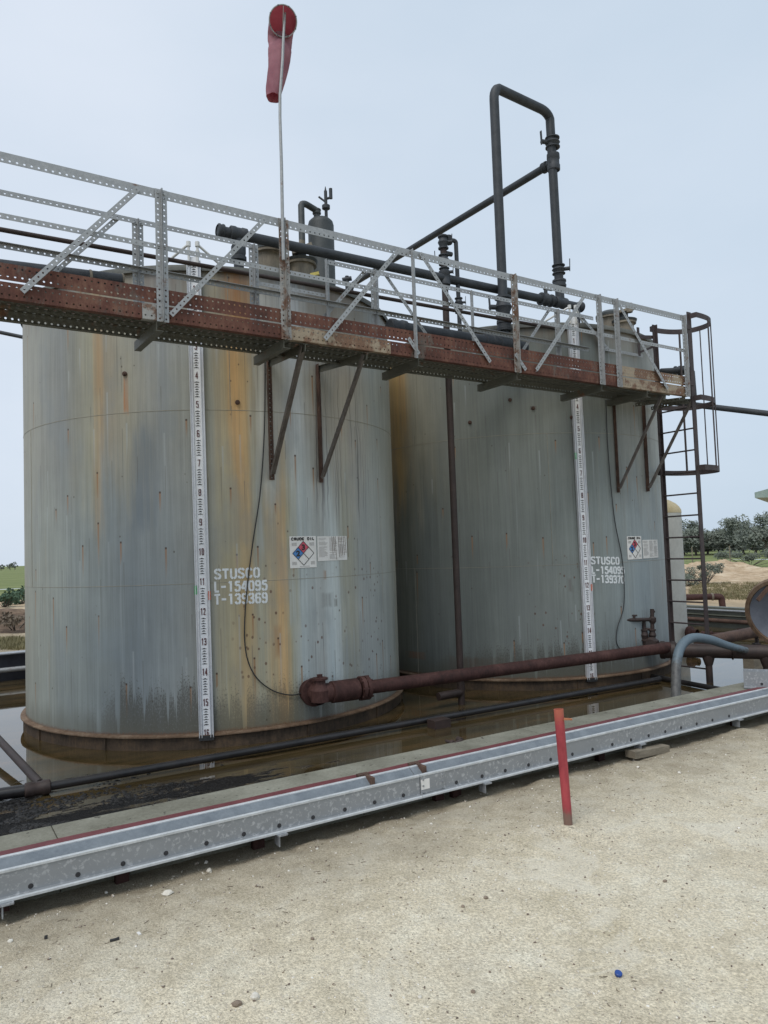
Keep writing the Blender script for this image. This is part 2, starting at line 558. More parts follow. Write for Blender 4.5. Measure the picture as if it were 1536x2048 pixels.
# ------------------------------------------------------------------ tank paint
UM = TR*math.pi
def m_tank(name, upper, lower, seed, grime, spk, ocre, tint, dark=1.0, blobs=(), lines=None):
    """upper / lower = [(u metres, display rgb)] column colours left to right, mixed by height"""
    n = NT(name, .5, 0.0, .45)
    uvs = n.sep(n.coord('UV'))
    u, v = uvs[0], uvs[1]              # metres
    wob = n.noise(n.comb(n.mul(u, 1.5), n.mul(v, .5), seed), 1.6, 3, .6)
    wob2 = n.noise(n.comb(n.mul(u, 11), n.mul(v, .22), seed+2), 1, 4, .7)
    uw = n.addm(u, n.addm(n.mul(n.sub(wob, .5), .16), n.mul(n.sub(wob2, .5), .30)))
    fu = n.m1('DIVIDE', n.addm(uw, UM/2), UM)
    K = 1.80*dark
    def st(L):
        out = []
        for a, c in L:
            q = lin(*c, K)
            out.append(((a+UM/2)/UM, (q[0]*1.08, q[1]*.99, q[2]*.95)))
        return out
    cu = n.ramp(fu, st(upper))
    cl_ = n.ramp(fu, st(lower))
    hn = n.noise(n.comb(n.mul(u, 4), n.mul(v, .4), seed+3), 1.5, 4, .6)
    hm = n.ss(n.addm(v, n.mul(n.sub(hn, .5), 2.4)), 1.9, 3.3)
    c = n.mix(hm, cl_, cu)
    # soft vertical weather streaks, several widths
    s1 = n.noise(n.comb(n.mul(u, 30), n.mul(v, .7), seed), 1, 4, .65)
    s2 = n.noise(n.comb(n.mul(u, 8), n.mul(v, .35), seed+7), 1, 5, .6)
    s3 = n.noise(n.comb(u, v, seed+11), 1.2, 5, .6)
    s0 = n.noise(n.comb(n.mul(u, 85), n.mul(v, 1.1), seed+5), 1, 3, .6)
    s4 = n.noise(n.comb(n.mul(u, 2.2), n.mul(v, 1.6), seed+9), 1.5, 6, .7)
    k = n.addm(.03, n.addm(n.addm(n.mul(s0, .40), n.mul(s4, .30)), n.addm(n.mul(s1, .55), n.addm(n.mul(s2, .45), n.mul(s3, .22)))))
    c = n.scale(c, k)
    # blue grey cool blotches
    bl = n.ss(n.noise(n.comb(n.mul(u, 1.6), n.mul(v, .55), seed+20), 1.3, 5, .65), .5, .68)
    c = n.mix(n.mul(bl, .30), c, tint)
    # ochre runs from the roof edge
    oc = n.ss(n.noise(n.comb(n.mul(u, 6.5), n.mul(v, .22), seed+31), 1, 4, .6), .60, .75)
    c = n.mix(n.mul(oc, ocre), c, (.33, .24, .13))
    # pale wash drips
    pd = n.ss(n.noise(n.comb(n.mul(u, 13), n.mul(v, .3), seed+41), 1, 3, .5), .66, .74)
    c = n.mix(n.mul(pd, .33), c, (.46, .50, .50))
    dd = n.ss(n.noise(n.comb(n.mul(u, 22), n.mul(v, .35), seed+47), 1, 3, .5), .67, .76)
    c = n.mix(n.mul(n.mul(dd, n.ss(v, 1.8, 4.2)), .4), c, (.10, .09, .08))
    # localised patches: (u, v, half width, half height, colour, strength, softness)
    for (bu, bv, bw, bh, bc, bs) in blobs:
        jn = n.noise(n.comb(n.mul(u, 9), n.mul(v, 1.2), seed+bu*7), 1, 4, .65)
        du = n.m1('ABSOLUTE', n.m1('DIVIDE', n.sub(u, bu), bw))
        dv = n.m1('ABSOLUTE', n.m1('DIVIDE', n.sub(v, bv), bh))
        r = n.m1('MAXIMUM', du, n.mul(dv, dv))
        r = n.addm(r, n.mul(n.sub(jn, .5), 1.1))
        c = n.mix(n.mul(n.mul(n.ss(r, 1.05, .25), bs), n.addm(.35, n.mul(n.ss(s1, .38, .6), .65))), c, bc)
    if lines:
        ul, ur, vl, vh = lines
        wv = n.noise(n.comb(n.mul(u, 1.5), n.mul(v, 1.1), seed+80), 1, 3, .6)
        ln = n.noise(n.comb(n.addm(n.mul(u, 62), n.mul(wv, 9)), n.mul(v, .25), seed+81), 1, 2, .4)
        rg = n.mul(n.mul(n.ss(u, ul, ul+.08), n.ss(u, ur, ur-.2)), n.mul(n.ss(v, vl, vl+.7), n.ss(v, vh, vh-.3)))
        c = n.mix(n.mul(n.mul(n.ss(ln, .56, .63), rg), .62), c, (.075, .065, .075))
    def drips(su, sv, wid, ln, lo_, col, st_, sd):
        vv = n.comb(n.mul(u, su), n.mul(v, sv), sd)
        nd = n.n('ShaderNodeTexVoronoi'); nd.voronoi_dimensions = '2D'
        n.lk(vv, nd.inputs['Vector']); nd.inputs['Scale'].default_value = 1.0
        pp = n.sep(nd.outputs['Position']); cc = n.sep(nd.outputs['Color'])
        du = n.m1('ABSOLUTE', n.m1('DIVIDE', n.sub(n.addm(n.mul(u, su), n.mul(n.sub(s1, .5), .03)), pp[0]), su))
        dv = n.m1('DIVIDE', n.sub(pp[1], n.mul(v, sv)), sv)
        tl = n.m1('DIVIDE', dv, n.mul(n.addm(cc[1], .25), ln))
        m_ = n.mul(n.ss(du, wid, wid*.25), n.mul(n.ss(dv, -.012, .004), n.ss(tl, 1.0, .1)))
        m_ = n.mul(m_, n.ss(cc[0], lo_, lo_+.02))
        head = n.mul(n.ss(n.m1('ABSOLUTE', dv), .014, .006), n.mul(n.ss(du, wid*.9, wid*.5), n.ss(cc[0], lo_, lo_+.02)))
        return n.mul(m_, st_), head
    for args in ((4.3, 1.3, .014, .5, .60+.12*(dark < 1), (.30, .15, .06), .75, 1), (7.1, .9, .007, .8, .55, (.11, .10, .09), .5, 2), (5.2, .8, .015, .9, .60+.2*(dark < 1), (.42, .45, .45), .38, 3)):
        m_, hd = drips(*args[:5], args[5], args[6], args[7])
        c = n.mix(m_, c, args[5])
        if args[7] == 1:
            c = n.mix(n.mul(hd, .9), c, (.06, .035, .025))
    # splash grime low on the shell with runs washed through it
    g1 = n.noise(n.comb(n.mul(u, 7), n.mul(v, .12), seed+51), 1, 4, .6)
    g3 = n.noise(n.comb(n.mul(u, 3), n.mul(v, .1), seed+52), 1, 3, .6)
    spl = n.noise(n.comb(n.mul(u, 70), n.mul(v, 38), seed+55), 1, 3, .7)
    gr = n.ramp(n.m1('DIVIDE', n.addm(u, UM/2), UM), [((a+UM/2)/UM, (b, b, b)) for a, b in grime])
    top_ = n.addm(n.mul(g3, .75), n.mul(gr, .30))          # height of the splash band
    dens = n.ss(n.sub(n.sub(top_, .12), v), -.22, .40)
    # clean runs washed down through the splashes, wide above and narrow below
    dr = n.noise(n.comb(n.mul(u, 13), n.mul(v, .10), seed+58), 1, 2, .55)
    keep = n.ss(n.addm(n.sub(dr, n.mul(v, .20)), n.mul(n.sub(s0, .5), .05)), .375, .40)
    gm = n.ss(n.addm(spl, n.mul(dens, .30)), .64, .74)
    film = n.mul(n.ss(n.addm(dens, n.mul(n.sub(s1, .5), .8)), .30, .80), .62)
    gm = n.m1('MAXIMUM', gm, film)
    gm = n.mul(n.mul(n.mul(gm, keep), n.ss(dens, .02, .2)), gr)
    c = n.mix(n.mul(gm, .78), c, (.082, .078, .064))
    edge = n.ss(n.addm(v, n.mul(n.sub(g1, .5), .5)), .32, .0)
    c = n.mix(n.mul(edge, .5), c, (.11, .105, .075))
    rim = n.ss(n.addm(v, n.mul(n.sub(spl, .5), .12)), .05, .0)
    c = n.mix(n.mul(rim, .8), c, (.16, .06, .025))
    # rust pits
    vd = n.vor(n.comb(n.mul(u, 1.0), n.mul(v, .75), seed), 15, 'Distance')
    vc = n.sep(n.vor(n.comb(n.mul(u, 1.0), n.mul(v, .75), seed), 15, 'Color'))
    pm = n.mul(n.ss(vd, .24, .14), n.ss(vc[0], .32, .38))
    pm = n.mul(pm, n.ss(n.noise(n.comb(u, v, seed+90), 2.2, 2), .42, .55))
    zone = n.mul(n.mul(n.ss(v, .25, .6), n.ss(v, 2.0, 1.3)), n.mul(n.ss(u, spk[0], spk[0]+.4), n.ss(u, spk[1], spk[1]-.4)))
    c = n.mix(n.mul(n.mul(pm, zone), .85), c, (.11, .05, .03))
    pm2 = n.mul(n.ss(vd, .16, .10), n.ss(vc[1], .95, .96))
    c = n.mix(n.mul(pm2, .7), c, (.07, .05, .035))
    # under the roof edge
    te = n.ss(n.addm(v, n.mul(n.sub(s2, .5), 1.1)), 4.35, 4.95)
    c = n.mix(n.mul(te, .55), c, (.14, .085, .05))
    n.color(c)
    n.rough(n.addm(.36, n.mul(s3, .28)))
    bh_ = n.addm(n.mul(s3, .8), n.mul(n.noise(n.comb(n.mul(u, .7), n.mul(v, 1.0), seed), 1, 2, .5), 3.0))
    n.bump(bh_, .35, .02)
    return n.m
def U1(px, py=1000): return oncyl(px, py, T1)[0]
def U2(px, py=1000): return oncyl(px, py, T2)[0]
up1 = [(-3.7, (108, 106, 88)), (U1(70), (112, 116, 110)), (U1(130), (98, 104, 104)), (U1(185), (112, 114, 100)), (U1(200), (126, 114, 90)), (U1(215), (110, 108, 96)),
       (U1(255), (112, 114, 104)), (U1(320), (104, 111, 112)), (U1(420), (112, 116, 108)), (U1(455), (124, 116, 92)), (U1(475), (146, 122, 84)), (U1(500), (132, 119, 90)), (U1(518), (122, 124, 114)),
       (U1(532), (140, 146, 142)), (U1(560), (120, 124, 120)), (U1(592), (142, 152, 156)), (U1(625), (118, 122, 118)), (U1(660), (112, 114, 108)), (U1(700), (124, 124, 116)), (U1(750), (122, 130, 128)), (3.7, (120, 122, 110))]
lo1 = [(-3.7, (106, 104, 90)), (U1(80), (110, 118, 114)), (U1(160), (104, 114, 114)), (U1(270), (92, 102, 106)), (U1(330), (104, 113, 115)), (U1(400), (110, 116, 114)),
       (U1(450), (124, 122, 102)), (U1(490), (132, 120, 92)), (U1(515), (120, 122, 108)), (U1(540), (134, 124, 98)), (U1(557), (144, 124, 90)), (U1(575), (122, 122, 104)), (U1(600), (128, 140, 142)), (U1(640), (124, 132, 132)), (U1(664), (142, 154, 156)),
       (U1(690), (118, 122, 112)), (U1(720), (120, 128, 128)), (U1(765), (126, 134, 132)), (3.7, (118, 120, 108))]
def B1(px, py, hw, hh, col, st):
    a, z = oncyl(px, py, T1)
    return (a, z, hw, hh, col, st)
def B2(px, py, hw, hh, col, st):
    a, z = oncyl(px, py, T2)
    return (a, z, hw, hh, col, st)
bl1 = [B1(197, 700, .07, .55, (.32, .21, .11), .6), B1(251, 790, .035, .22, (.38, .15, .045), .8), B1(288, 960, .20, .6, (.13, .16, .19), .6),
       B1(478, 590, .20, .40, (.34, .15, .055), .85), B1(720, 610, .25, .3, (.27, .22, .15), .6), B1(520, 1010, .05, .65, (.40, .44, .45), .5), B1(556, 1285, .06, .20, (.36, .20, .09), .6), B1(665, 1330, .07, .5, (.44, .51, .52), .6),
       B1(585, 1200, .05, .3, (.40, .45, .46), .45), B1(655, 1200, .10, .09, (.12, .115, .105), .5), B1(672, 1205, .03, .05, (.09, .07, .05), .6), B1(640, 900, .05, .6, (.15, .13, .13), .4),
       B1(565, 950, .05, .6, (.42, .31, .14), .5), B1(490, 1200, .09, .5, (.38, .26, .10), .4), B1(200, 1290, .5, .2, (.24, .29, .32), .3), B1(650, 1150, .03, .06, (.30, .14, .05), .6), B1(792, 1290, .05, .6, (.36, .33, .24), .6)]
gr1 = [(-3.7, .0), (U1(150), .05), (U1(200), .5), (U1(240), .95), (U1(400), 1.0), (U1(440), .7), (U1(620), .75), (U1(700), .55), (3.7, .3)]
M['tank1'] = m_tank('weathered_grey_tank_paint', up1, lo1, 3.0, gr1, (U1(430), U1(770)), .34, (.20, .235, .26), 1.0, bl1, (U1(622), U1(742), 1.9, 4.2))
up2 = [(-3.7, (125, 120, 100)), (U2(770), (128, 122, 98)), (U2(800), (140, 122, 84)), (U2(830), (112, 114, 104)), (U2(900), (92, 98, 94)), (U2(1000), (88, 96, 93)), (U2(1120), (92, 99, 96)),
       (U2(1200), (82, 90, 88)), (U2(1260), (106, 112, 110)), (U2(1310), (124, 130, 126)), (3.7, (126, 130, 124))]
lo2 = [(-3.7, (96, 100, 92)), (U2(800), (94, 100, 94)), (U2(850), (84, 92, 92)), (U2(950), (86, 94, 92)), (U2(1080), (94, 102, 99)), (U2(1200), (98, 108, 108)), (U2(1280), (112, 124, 128)), (U2(1330), (128, 138, 140)), (3.7, (126, 132, 132))]
gr2 = [(-3.7, .1), (U2(850), .2), (U2(1000), .9), (U2(1150), 1.0), (U2(1250), .6), (3.7, .3)]
bl2 = [B2(805, 800, .10, .6, (.40, .24, .09), .5), B2(1066, 816, .05, .03, (.07, .03, .02), .8), B2(1140, 860, .3, .5, (.11, .125, .12), .35), B2(950, 1330, .5, .12, (.13, .06, .03), .5),
       B2(1140, 1170, .04, .1, (.12, .09, .08), .5), B2(1285, 1150, .3, .6, (.22, .28, .31), .3), B2(830, 1310, .25, .06, (.28, .09, .03), .5)]
M['tank2'] = m_tank('dull_green_grey_tank_paint', up2, lo2, 19.0, gr2, (U2(1010), U2(1200)), .10, (.175, .19, .185), .93, bl2)
mat_seam_col = ((.22, .21, .17), (.33, .31, .25))
M['tankroof'] = mat_simple('dark_stained_roof_steel', (.07, .075, .07), (.19, .19, .17), 3, .7, 0, .2)
M['skirt'] = mat_rust('rusty_tank_skirt', (.035, .026, .018), (.075, .052, .035), (.13, .085, .05))
M['rim'] = mat_rust('rusty_bottom_flange', (.10, .06, .035), (.17, .11, .07), (.26, .19, .13))

# ------------------------------------------------------------------ ground
def m_ground():
    n = NT('caliche_gravel_and_field', .95, 0, .2)
    p = n.pos()
    x, y, z = n.sep(p)
    d = n.m1('SQRT', n.addm(n.mul(x, x), n.mul(y, y)))
    f1 = n.noise(p, .9, 5, .6)
    f2 = n.noise(p, 7, 5, .65)
    f3 = n.noise(p, 75, 4, .7)
    base = n.ramp(n.addm(n.mul(f1, .5), n.mul(f2, .5)), [(.32, (.48, .415, .29)), (.5, (.62, .55, .415)), (.66, (.70, .65, .52))])
    gv = n.vor(p, 130, 'Color')
    gc = n.sep(gv)[0]
    base = n.scale(base, n.addm(.76, n.addm(n.mul(n.ss(gc, .0, 1.0), .30), n.mul(n.sub(f3, .5), 1.1))))
    g2 = n.vor(p, 55, 'Distance')
    c2 = n.sep(n.vor(p, 55, 'Color'))
    pk = n.mul(n.ss(g2, .36, .24), n.ss(c2[1], .78, .86))
    base = n.mix(n.mul(pk, .7), base, n.ramp(c2[2], [(.25, (.22, .18, .14)), (.5, (.5, .45, .38)), (.8, (.72, .68, .6))]))
    dk = n.mul(n.ss(n.vor(p, 75, 'Distance'), .2, .1), n.ss(n.sep(n.vor(p, 75, 'Color'))[1], .72, .8))
    base = n.mix(n.mul(dk, .6), base, (.12, .10, .08))
    # wheel-packed pale patches and scuffed darker ones
    pt = n.noise(n.smul(p, (1, 1, 1)), 1.9, 6, .68, dist=.8)
    base = n.mix(n.mul(n.ss(pt, .54, .62), .28), base, (.36, .31, .225))
    base = n.mix(n.mul(n.ss(pt, .45, .38), .35), base, (.66, .62, .52))
    sg = n.ss(n.noise(n.smul(p, (1, 1, 1)), 38, 5, .75), .60, .68)
    base = n.mix(n.mul(sg, .45), base, (.24, .20, .15))
    base = n.scale(base, 1.17)
    # damp brown soil washed up along the wall
    off = n.addm(n.mul(x, -math.sin(R_(32))), n.mul(y, math.cos(R_(32))))
    dm = n.ss(n.addm(off, n.mul(n.sub(f1, .5), 1.1)), 2.9, 4.15)
    base = n.mix(n.mul(dm, .68), base, n.ramp(f2, [(.35, (.17, .135, .09)), (.65, (.29, .24, .17))]))
    # yard beyond, then pasture
    nn = n.noise(p, .09, 4, .6)
    dd = n.addm(d, n.mul(n.sub(nn, .5), 16))
    sand = n.ramp(n.noise(n.smul(p, (1, .35, 1)), .8, 6, .7), [(.3, (.25, .19, .12)), (.5, (.45, .34, .22)), (.7, (.60, .50, .36))])
    c = n.mix(n.ss(dd, 17, 22), base, sand)
    grass = n.ramp(n.noise(n.smul(p, (.25, 1, 1)), .3, 6, .65), [(.3, (.10, .125, .045)), (.5, (.17, .20, .075)), (.7, (.26, .27, .12))])
    c = n.mix(n.ss(dd, 39, 46), c, grass)
    n.color(c)
    hh = n.addm(n.mul(n.vor(p, 130, 'Distance'), -.5), n.addm(n.mul(f3, .6), n.mul(n.noise(p, 240, 2, .6), .5)))
    n.bump(hh, 1.0, .008)
    return n.m
M['ground'] = m_ground()
CS0, CS1, CO0, CO1 = -14.0, 15.0, 4.66, 14.0      # containment basin in the wall frame
WALL_O = 4.45
PF = atz(1137, 1655, GZ)
def ground_h(s, o):
    P = KF(s, o, 0)
    h = (mnoise.noise(Vector((P.x*.7, P.y*.7, 0))))*.02 + mnoise.noise(Vector((P.x*3, P.y*3, 3)))*.007
    h += mnoise.noise(Vector((P.x*11, P.y*11, 5)))*.0035
    w = max(0, 1-abs(o-3.98)/.42)
    a = mnoise.noise(Vector((P.x*3.2, P.y*3.2, 9)))
    b = mnoise.noise(Vector((P.x*9, P.y*9, 2)))
    h += w*(max(0, a)*.05 + max(0, b)*.03)
    # cracked crust ridges along the wall
    w2 = max(0, 1-abs(o-3.7)/.6)
    h += w2*.006*abs(mnoise.noise(Vector((s*2.0, o*22, 1))))
    gl = min(1, max(0, (o-3.86+.22*a)/.28))
    h -= .050*gl*gl*(3-2*gl)
    h += .018*math.exp(-((P.x-PF.x)**2+(P.y-PF.y)**2)/.004)
    return GZ + h
def grid(s0, s1, ds, o0, o1, do, hf):
    ns, no = max(1, round((s1-s0)/ds)), max(1, round((o1-o0)/do))
    vs, fs = [], []
    for j in range(no+1):
        for i in range(ns+1):
            s, o = s0+(s1-s0)*i/ns, o0+(o1-o0)*j/no
            vs.append(KF(s, o, hf(s, o)))
    for j in range(no):
        for i in range(ns):
            a = j*(ns+1)+i
            fs.append((a, a+1, a+ns+2, a+ns+1))
    return vs, fs
gm = MB()
# near yard (fine), then a ring of coarse sheets out to the horizon, leaving the basin open
gm.add(*grid(-5, 14, .035, .6, WALL_O, .035, ground_h))
flat = lambda s, o: GZ
gm.add(*grid(-5, 14, 1.9, -30, .6, 2, flat))
gm.add(*grid(-40, -5, 3, -30, WALL_O, 3, flat))
gm.add(*grid(14, 60, 3, -30, WALL_O, 3, flat))
gm.add(*grid(-40, CS0-.2, 3, WALL_O, CO1+.2, 3, flat))
gm.add(*grid(CS1+.2, 60, 3, WALL_O, CO1+.2, 3, flat))
gm.add(*grid(-40, 60, 3, CO1+.2, 60, 3, lambda s, o: GZ + (0 if o < 18 else mnoise.noise(Vector((s*.3, o*.3, 0)))*.10)))
for (a, b, c, d) in ((-1500, -40, -1500, 1500), (60, 1500, -1500, 1500), (-40, 60, 60, 1500), (-40, 60, -1500, -30)):
    gm.add(*grid(a, b, 400, c, d, 400, flat))
g = gm.build('ground', M['ground'], smooth=True)
tag(g, None, None, kind='structure')
# basin floor and the standing water
def m_floor():
    n = NT('muddy_basin_floor', .9)
    n.color(n.ramp(n.noise(n.pos(), 3, 4), [(.3, (.06, .045, .025)), (.7, (.13, .10, .06))]))
    return n.m
fm = MB()
fm.add(*grid(CS0-.2, CS1+.2, 2, WALL_O, CO1+.2, 2, lambda s, o: -.32))
tag(fm.build('basin_floor', m_floor()), None, None, kind='structure')
def m_water():
    n = NT('oily_brown_water', .03, 0, 1.0)
    p = n.pos()
    x, y, z = n.sep(p)
    al = n.addm(n.mul(x, math.cos(R_(32))), n.mul(y, math.sin(R_(32))))
    off = n.addm(n.mul(x, -math.sin(R_(32))), n.mul(y, math.cos(R_(32))))
    q = n.comb(n.mul(al, .45), n.mul(off, 2.2), 0.0)
    f = n.noise(q, 1.2, 5, .65)
    c = n.ramp(f, [(.3, (.030, .021, .010)), (.5, (.062, .045, .020)), (.64, (.10, .064, .028)), (.75, (.15, .078, .03))])
    # tarry crust near the left corner, drifting along the wall
    s1 = n.noise(n.comb(n.mul(al, 1.3), n.mul(off, 4.2), 4.0), 1.2, 7, .75)
    reach = n.mul(n.ss(off, 7.05, 6.05), n.ss(al, 4.3, 1.8))
    reach2 = n.mul(n.ss(off, 7.9, 6.5), n.ss(al, 1.6, .4))
    rr = n.m1('MAXIMUM', reach, reach2)
    sm = n.ss(n.addm(s1, n.mul(rr, .28)), .69, .75)
    sm = n.mul(sm, n.ss(rr, .02, .2))
    g = n.noise(p, 45, 5, .8)
    g2 = n.noise(p, 14, 5, .8)
    c = n.mix(sm, c, n.ramp(g, [(.35, (.006, .006, .007)), (.62, (.03, .029, .028)), (.75, (.10, .09, .075))]))
    n.color(c)
    n.b.inputs['IOR'].default_value = 1.52
    rip = n.noise(n.comb(n.mul(al, 2), n.mul(off, 4)), 1.5, 2, .5)
    n.rough(n.addm(.02, n.mul(sm, .14)))
    n.lk(n.sub(1.0, n.mul(sm, .85)), n.b.inputs['Specular IOR Level'])
    n.bump(n.addm(n.mul(n.mul(sm, n.addm(g, n.mul(g2, 1.5))), 2.6), n.mul(rip, .03)), .8, .015)
    return n.m
wm = MB()
wm.add(*grid(CS0, CS1, 2, CO0, CO1, 2, lambda s, o: WATER))
tag(wm.build('water', m_water()), None, None, kind='structure')

# ------------------------------------------------------------------ tanks
def text_mesh(body, size=1.0, xs=1.0, bold=0.0):
    cu = bpy.data.curves.new('t', 'FONT')
    cu.body = body
    cu.size = size
    cu.offset = bold
    cu.align_x = 'CENTER'
    cu.resolution_u = 3
    ob = bpy.data.objects.new('t', cu)
    COL.objects.link(ob)
    dg = bpy.context.evaluated_depsgraph_get()
    dg.update()
    me = ob.evaluated_get(dg).to_mesh()
    vs = [(v.co.x*xs, v.co.y) for v in me.vertices]
    fs = [tuple(p.vertices) for p in me.polygons]
    ob.evaluated_get(dg).to_mesh_clear()
    bpy.data.objects.remove(ob)
    bpy.data.curves.remove(cu)
    return vs, fs
# stencil glyphs: strokes on a 4 x 6 grid with the bridges of a stencil left open
GL = {
 'S': [[(3.6, 4.9), (3.2, 5.6), (2.4, 5.9)], [(1.8, 5.9), (.9, 5.6), (.4, 4.8), (.6, 3.9), (1.6, 3.3)], [(2.2, 3.0), (3.2, 2.4), (3.6, 1.5), (3.2, .5), (2.3, .1)], [(1.7, .1), (.8, .4), (.3, 1.2)]],
 'T': [[(.2, 5.7), (3.8, 5.7)], [(2, 5.0), (2, 0)]],
 'U': [[(.5, 6), (.5, 1.2), (1.0, .3), (1.7, .1)], [(2.3, .1), (3.0, .3), (3.5, 1.2), (3.5, 6)]],
 'C': [[(3.6, 4.6), (3.1, 5.6), (2.4, 5.9)], [(1.7, 5.9), (.8, 5.4), (.5, 4.4), (.5, 1.6), (.8, .6), (1.7, .1)], [(2.4, .1), (3.1, .4), (3.6, 1.4)]],
 'O': [[(1.7, 5.9), (.8, 5.4), (.5, 4.4), (.5, 1.6), (.8, .6), (1.7, .1)], [(2.3, 5.9), (3.2, 5.4), (3.5, 4.4), (3.5, 1.6), (3.2, .6), (2.3, .1)]],
 'L': [[(.9, 6), (.9, 0.9)], [(.6, .2), (3.3, .2)]],
 '-': [[(.4, 2.9), (3.2, 2.9)]],
 '1': [[(1.0, 5.0), (1.7, 5.9)], [(2.1, 6), (2.1, 0)]],
 '5': [[(3.4, 5.7), (.8, 5.7), (.7, 3.6)], [(1.2, 3.6), (2.4, 3.8), (3.3, 3.2), (3.5, 2.0), (3.2, .7), (2.3, .1)], [(1.7, .1), (.8, .4), (.4, 1.2)]],
 '4': [[(2.2, 5.9), (.4, 2.2), (.4, 1.7), (2.3, 1.7)], [(2.9, 6), (2.9, 0)], [(3.2, 1.7), (3.8, 1.7)]],
 '9': [[(1.7, 5.9), (.8, 5.5), (.5, 4.4), (.8, 3.4), (1.7, 2.9)], [(2.3, 5.9), (3.2, 5.4), (3.5, 4.2), (3.5, 1.8), (3.1, .6), (2.3, .1)], [(1.7, .1), (.9, .4), (.5, 1.1)], [(2.2, 2.9), (3.1, 3.2)]],
 '3': [[(.5, 4.8), (.9, 5.6), (1.7, 5.9)], [(2.3, 5.9), (3.2, 5.4), (3.4, 4.4), (3.0, 3.5), (2.2, 3.1)], [(1.5, 3.1), (2.2, 3.1)], [(2.4, 3.0), (3.3, 2.5), (3.5, 1.6), (3.2, .6), (2.3, .1)], [(1.7, .1), (.8, .4), (.4, 1.2)]],
 '6': [[(2.3, 5.9), (3.1, 5.6), (3.5, 4.9)], [(1.7, 5.9), (.8, 5.3), (.5, 4.2), (.5, 1.6), (.8, .6), (1.7, .1)], [(1.2, 3.2), (1.7, 3.5)], [(2.3, 3.5), (3.2, 3.0), (3.5, 1.8), (3.2, .6), (2.3, .1)]],
 '7': [[(.4, 5.7), (3.5, 5.7)], [(3.4, 5.2), (1.5, 0)]],
 '0': [[(1.7, 5.9), (.8, 5.4), (.5, 4.4), (.5, 1.6), (.8, .6), (1.7, .1)], [(2.3, 5.9), (3.2, 5.4), (3.5, 4.4), (3.5, 1.6), (3.2, .6), (2.3, .1)]],
}
GD = {
 '1': [[(.9, 4.9), (2.0, 5.6), (2.0, .4)]], '0': [[(1, 5.6), (3, 5.6), (3.4, 5), (3.4, 1), (3, .4), (1, .4), (.6, 1), (.6, 5), (1, 5.6)]],
 '2': [[(.6, 4.8), (1, 5.6), (3, 5.6), (3.4, 4.8), (3.2, 3.6), (.7, .5), (3.5, .5)]], '3': [[(.6, 5), (1, 5.6), (3, 5.6), (3.4, 5), (3.3, 3.5), (1.8, 3.1), (3.3, 2.7), (3.4, 1), (3, .4), (1, .4), (.6, 1.1)]],
 '4': [[(2.9, .3), (2.9, 5.7), (.5, 1.9), (3.7, 1.9)]], '5': [[(3.4, 5.6), (.7, 5.6), (.7, 3.4), (3.0, 3.4), (3.4, 2.8), (3.4, 1), (3, .4), (1, .4), (.6, 1.1)]],
 '6': [[(3.4, 5), (3, 5.6), (1, 5.6), (.6, 5), (.6, 1), (1, .4), (3, .4), (3.4, 1), (3.4, 2.7), (3, 3.2), (.8, 3.2)]], '7': [[(.5, 5.6), (3.5, 5.6), (1.7, .3)]],
 '8': [[(1, 3.1), (.6, 3.6), (.6, 5), (1, 5.6), (3, 5.6), (3.4, 5), (3.4, 3.6), (3, 3.1), (1, 3.1), (.6, 2.5), (.6, 1), (1, .4), (3, .4), (3.4, 1), (3.4, 2.5), (3, 3.1)]],
 '9': [[(.6, 1), (1, .4), (3, .4), (3.4, 1), (3.4, 5), (3, 5.6), (1, 5.6), (.6, 5), (.6, 3.3), (1, 2.8), (3.2, 2.8)]]}
GC = {'C': [[(3.5, 4.6), (3, 5.6), (1, 5.6), (.5, 5), (.5, 1), (1, .4), (3, .4), (3.5, 1.4)]], 'R': [[(.5, 0), (.5, 5.6), (2.9, 5.6), (3.4, 5), (3.4, 3.6), (2.9, 3), (.5, 3)], [(2, 3), (3.5, 0)]],
 'U': [[(.5, 6), (.5, 1), (1, .4), (3, .4), (3.5, 1), (3.5, 6)]], 'D': [[(.5, .4), (.5, 5.6), (2.7, 5.6), (3.5, 4.6), (3.5, 1.4), (2.7, .4), (.5, .4)]],
 'E': [[(3.5, 5.6), (.5, 5.6), (.5, .4), (3.5, .4)], [(.5, 3), (3, 3)]], 'O': [[(1, .4), (3, .4), (3.5, 1), (3.5, 5), (3, 5.6), (1, 5.6), (.5, 5), (.5, 1), (1, .4)]],
 'I': [[(2, 0), (2, 6)]], 'L': [[(.6, 6), (.6, .4), (3.4, .4)]]}
def stencil(mb, text, u0, u1, zb, h, c, slope=0.0):
    adv = (u1-u0)/len(text)
    sx = adv*.84/4
    sy = h/6
    for i, ch in enumerate(text):
        if ch not in GL:
            continue
        for st_ in GL[ch]:
            for a, b in zip(st_[:-1], st_[1:]):
                A = Vector((u0+i*adv+a[0]*sx, zb+a[1]*sy+slope*i))
                B = Vector((u0+i*adv+b[0]*sx, zb+b[1]*sy+slope*i))
                d = (B-A).normalized()
                A = A-d*.003
                B = B+d*.003
                nn = Vector((-d.y, d.x))*.0112
                q = [A+nn, B+nn, B-nn, A-nn]
                vs = [cyl(p.x, p.y, c, .004) for p in q] + [cyl(p.x, p.y, c, .001) for p in q]
                mb.add(vs, [(3, 2, 1, 0), (0, 1, 5, 4), (1, 2, 6, 5), (2, 3, 7, 6), (3, 0, 4, 7)])
def onshell(mb, vs2, fs, c, u0, z0, off):
    """flat 2-D lettering wrapped on the shell"""
    n0 = len(mb.v)
    mb.v += [tuple(cyl(u0+x, z0+y, c, off)) for x, y in vs2]
    mb.f += [tuple(i+n0 for i in f) for f in fs]
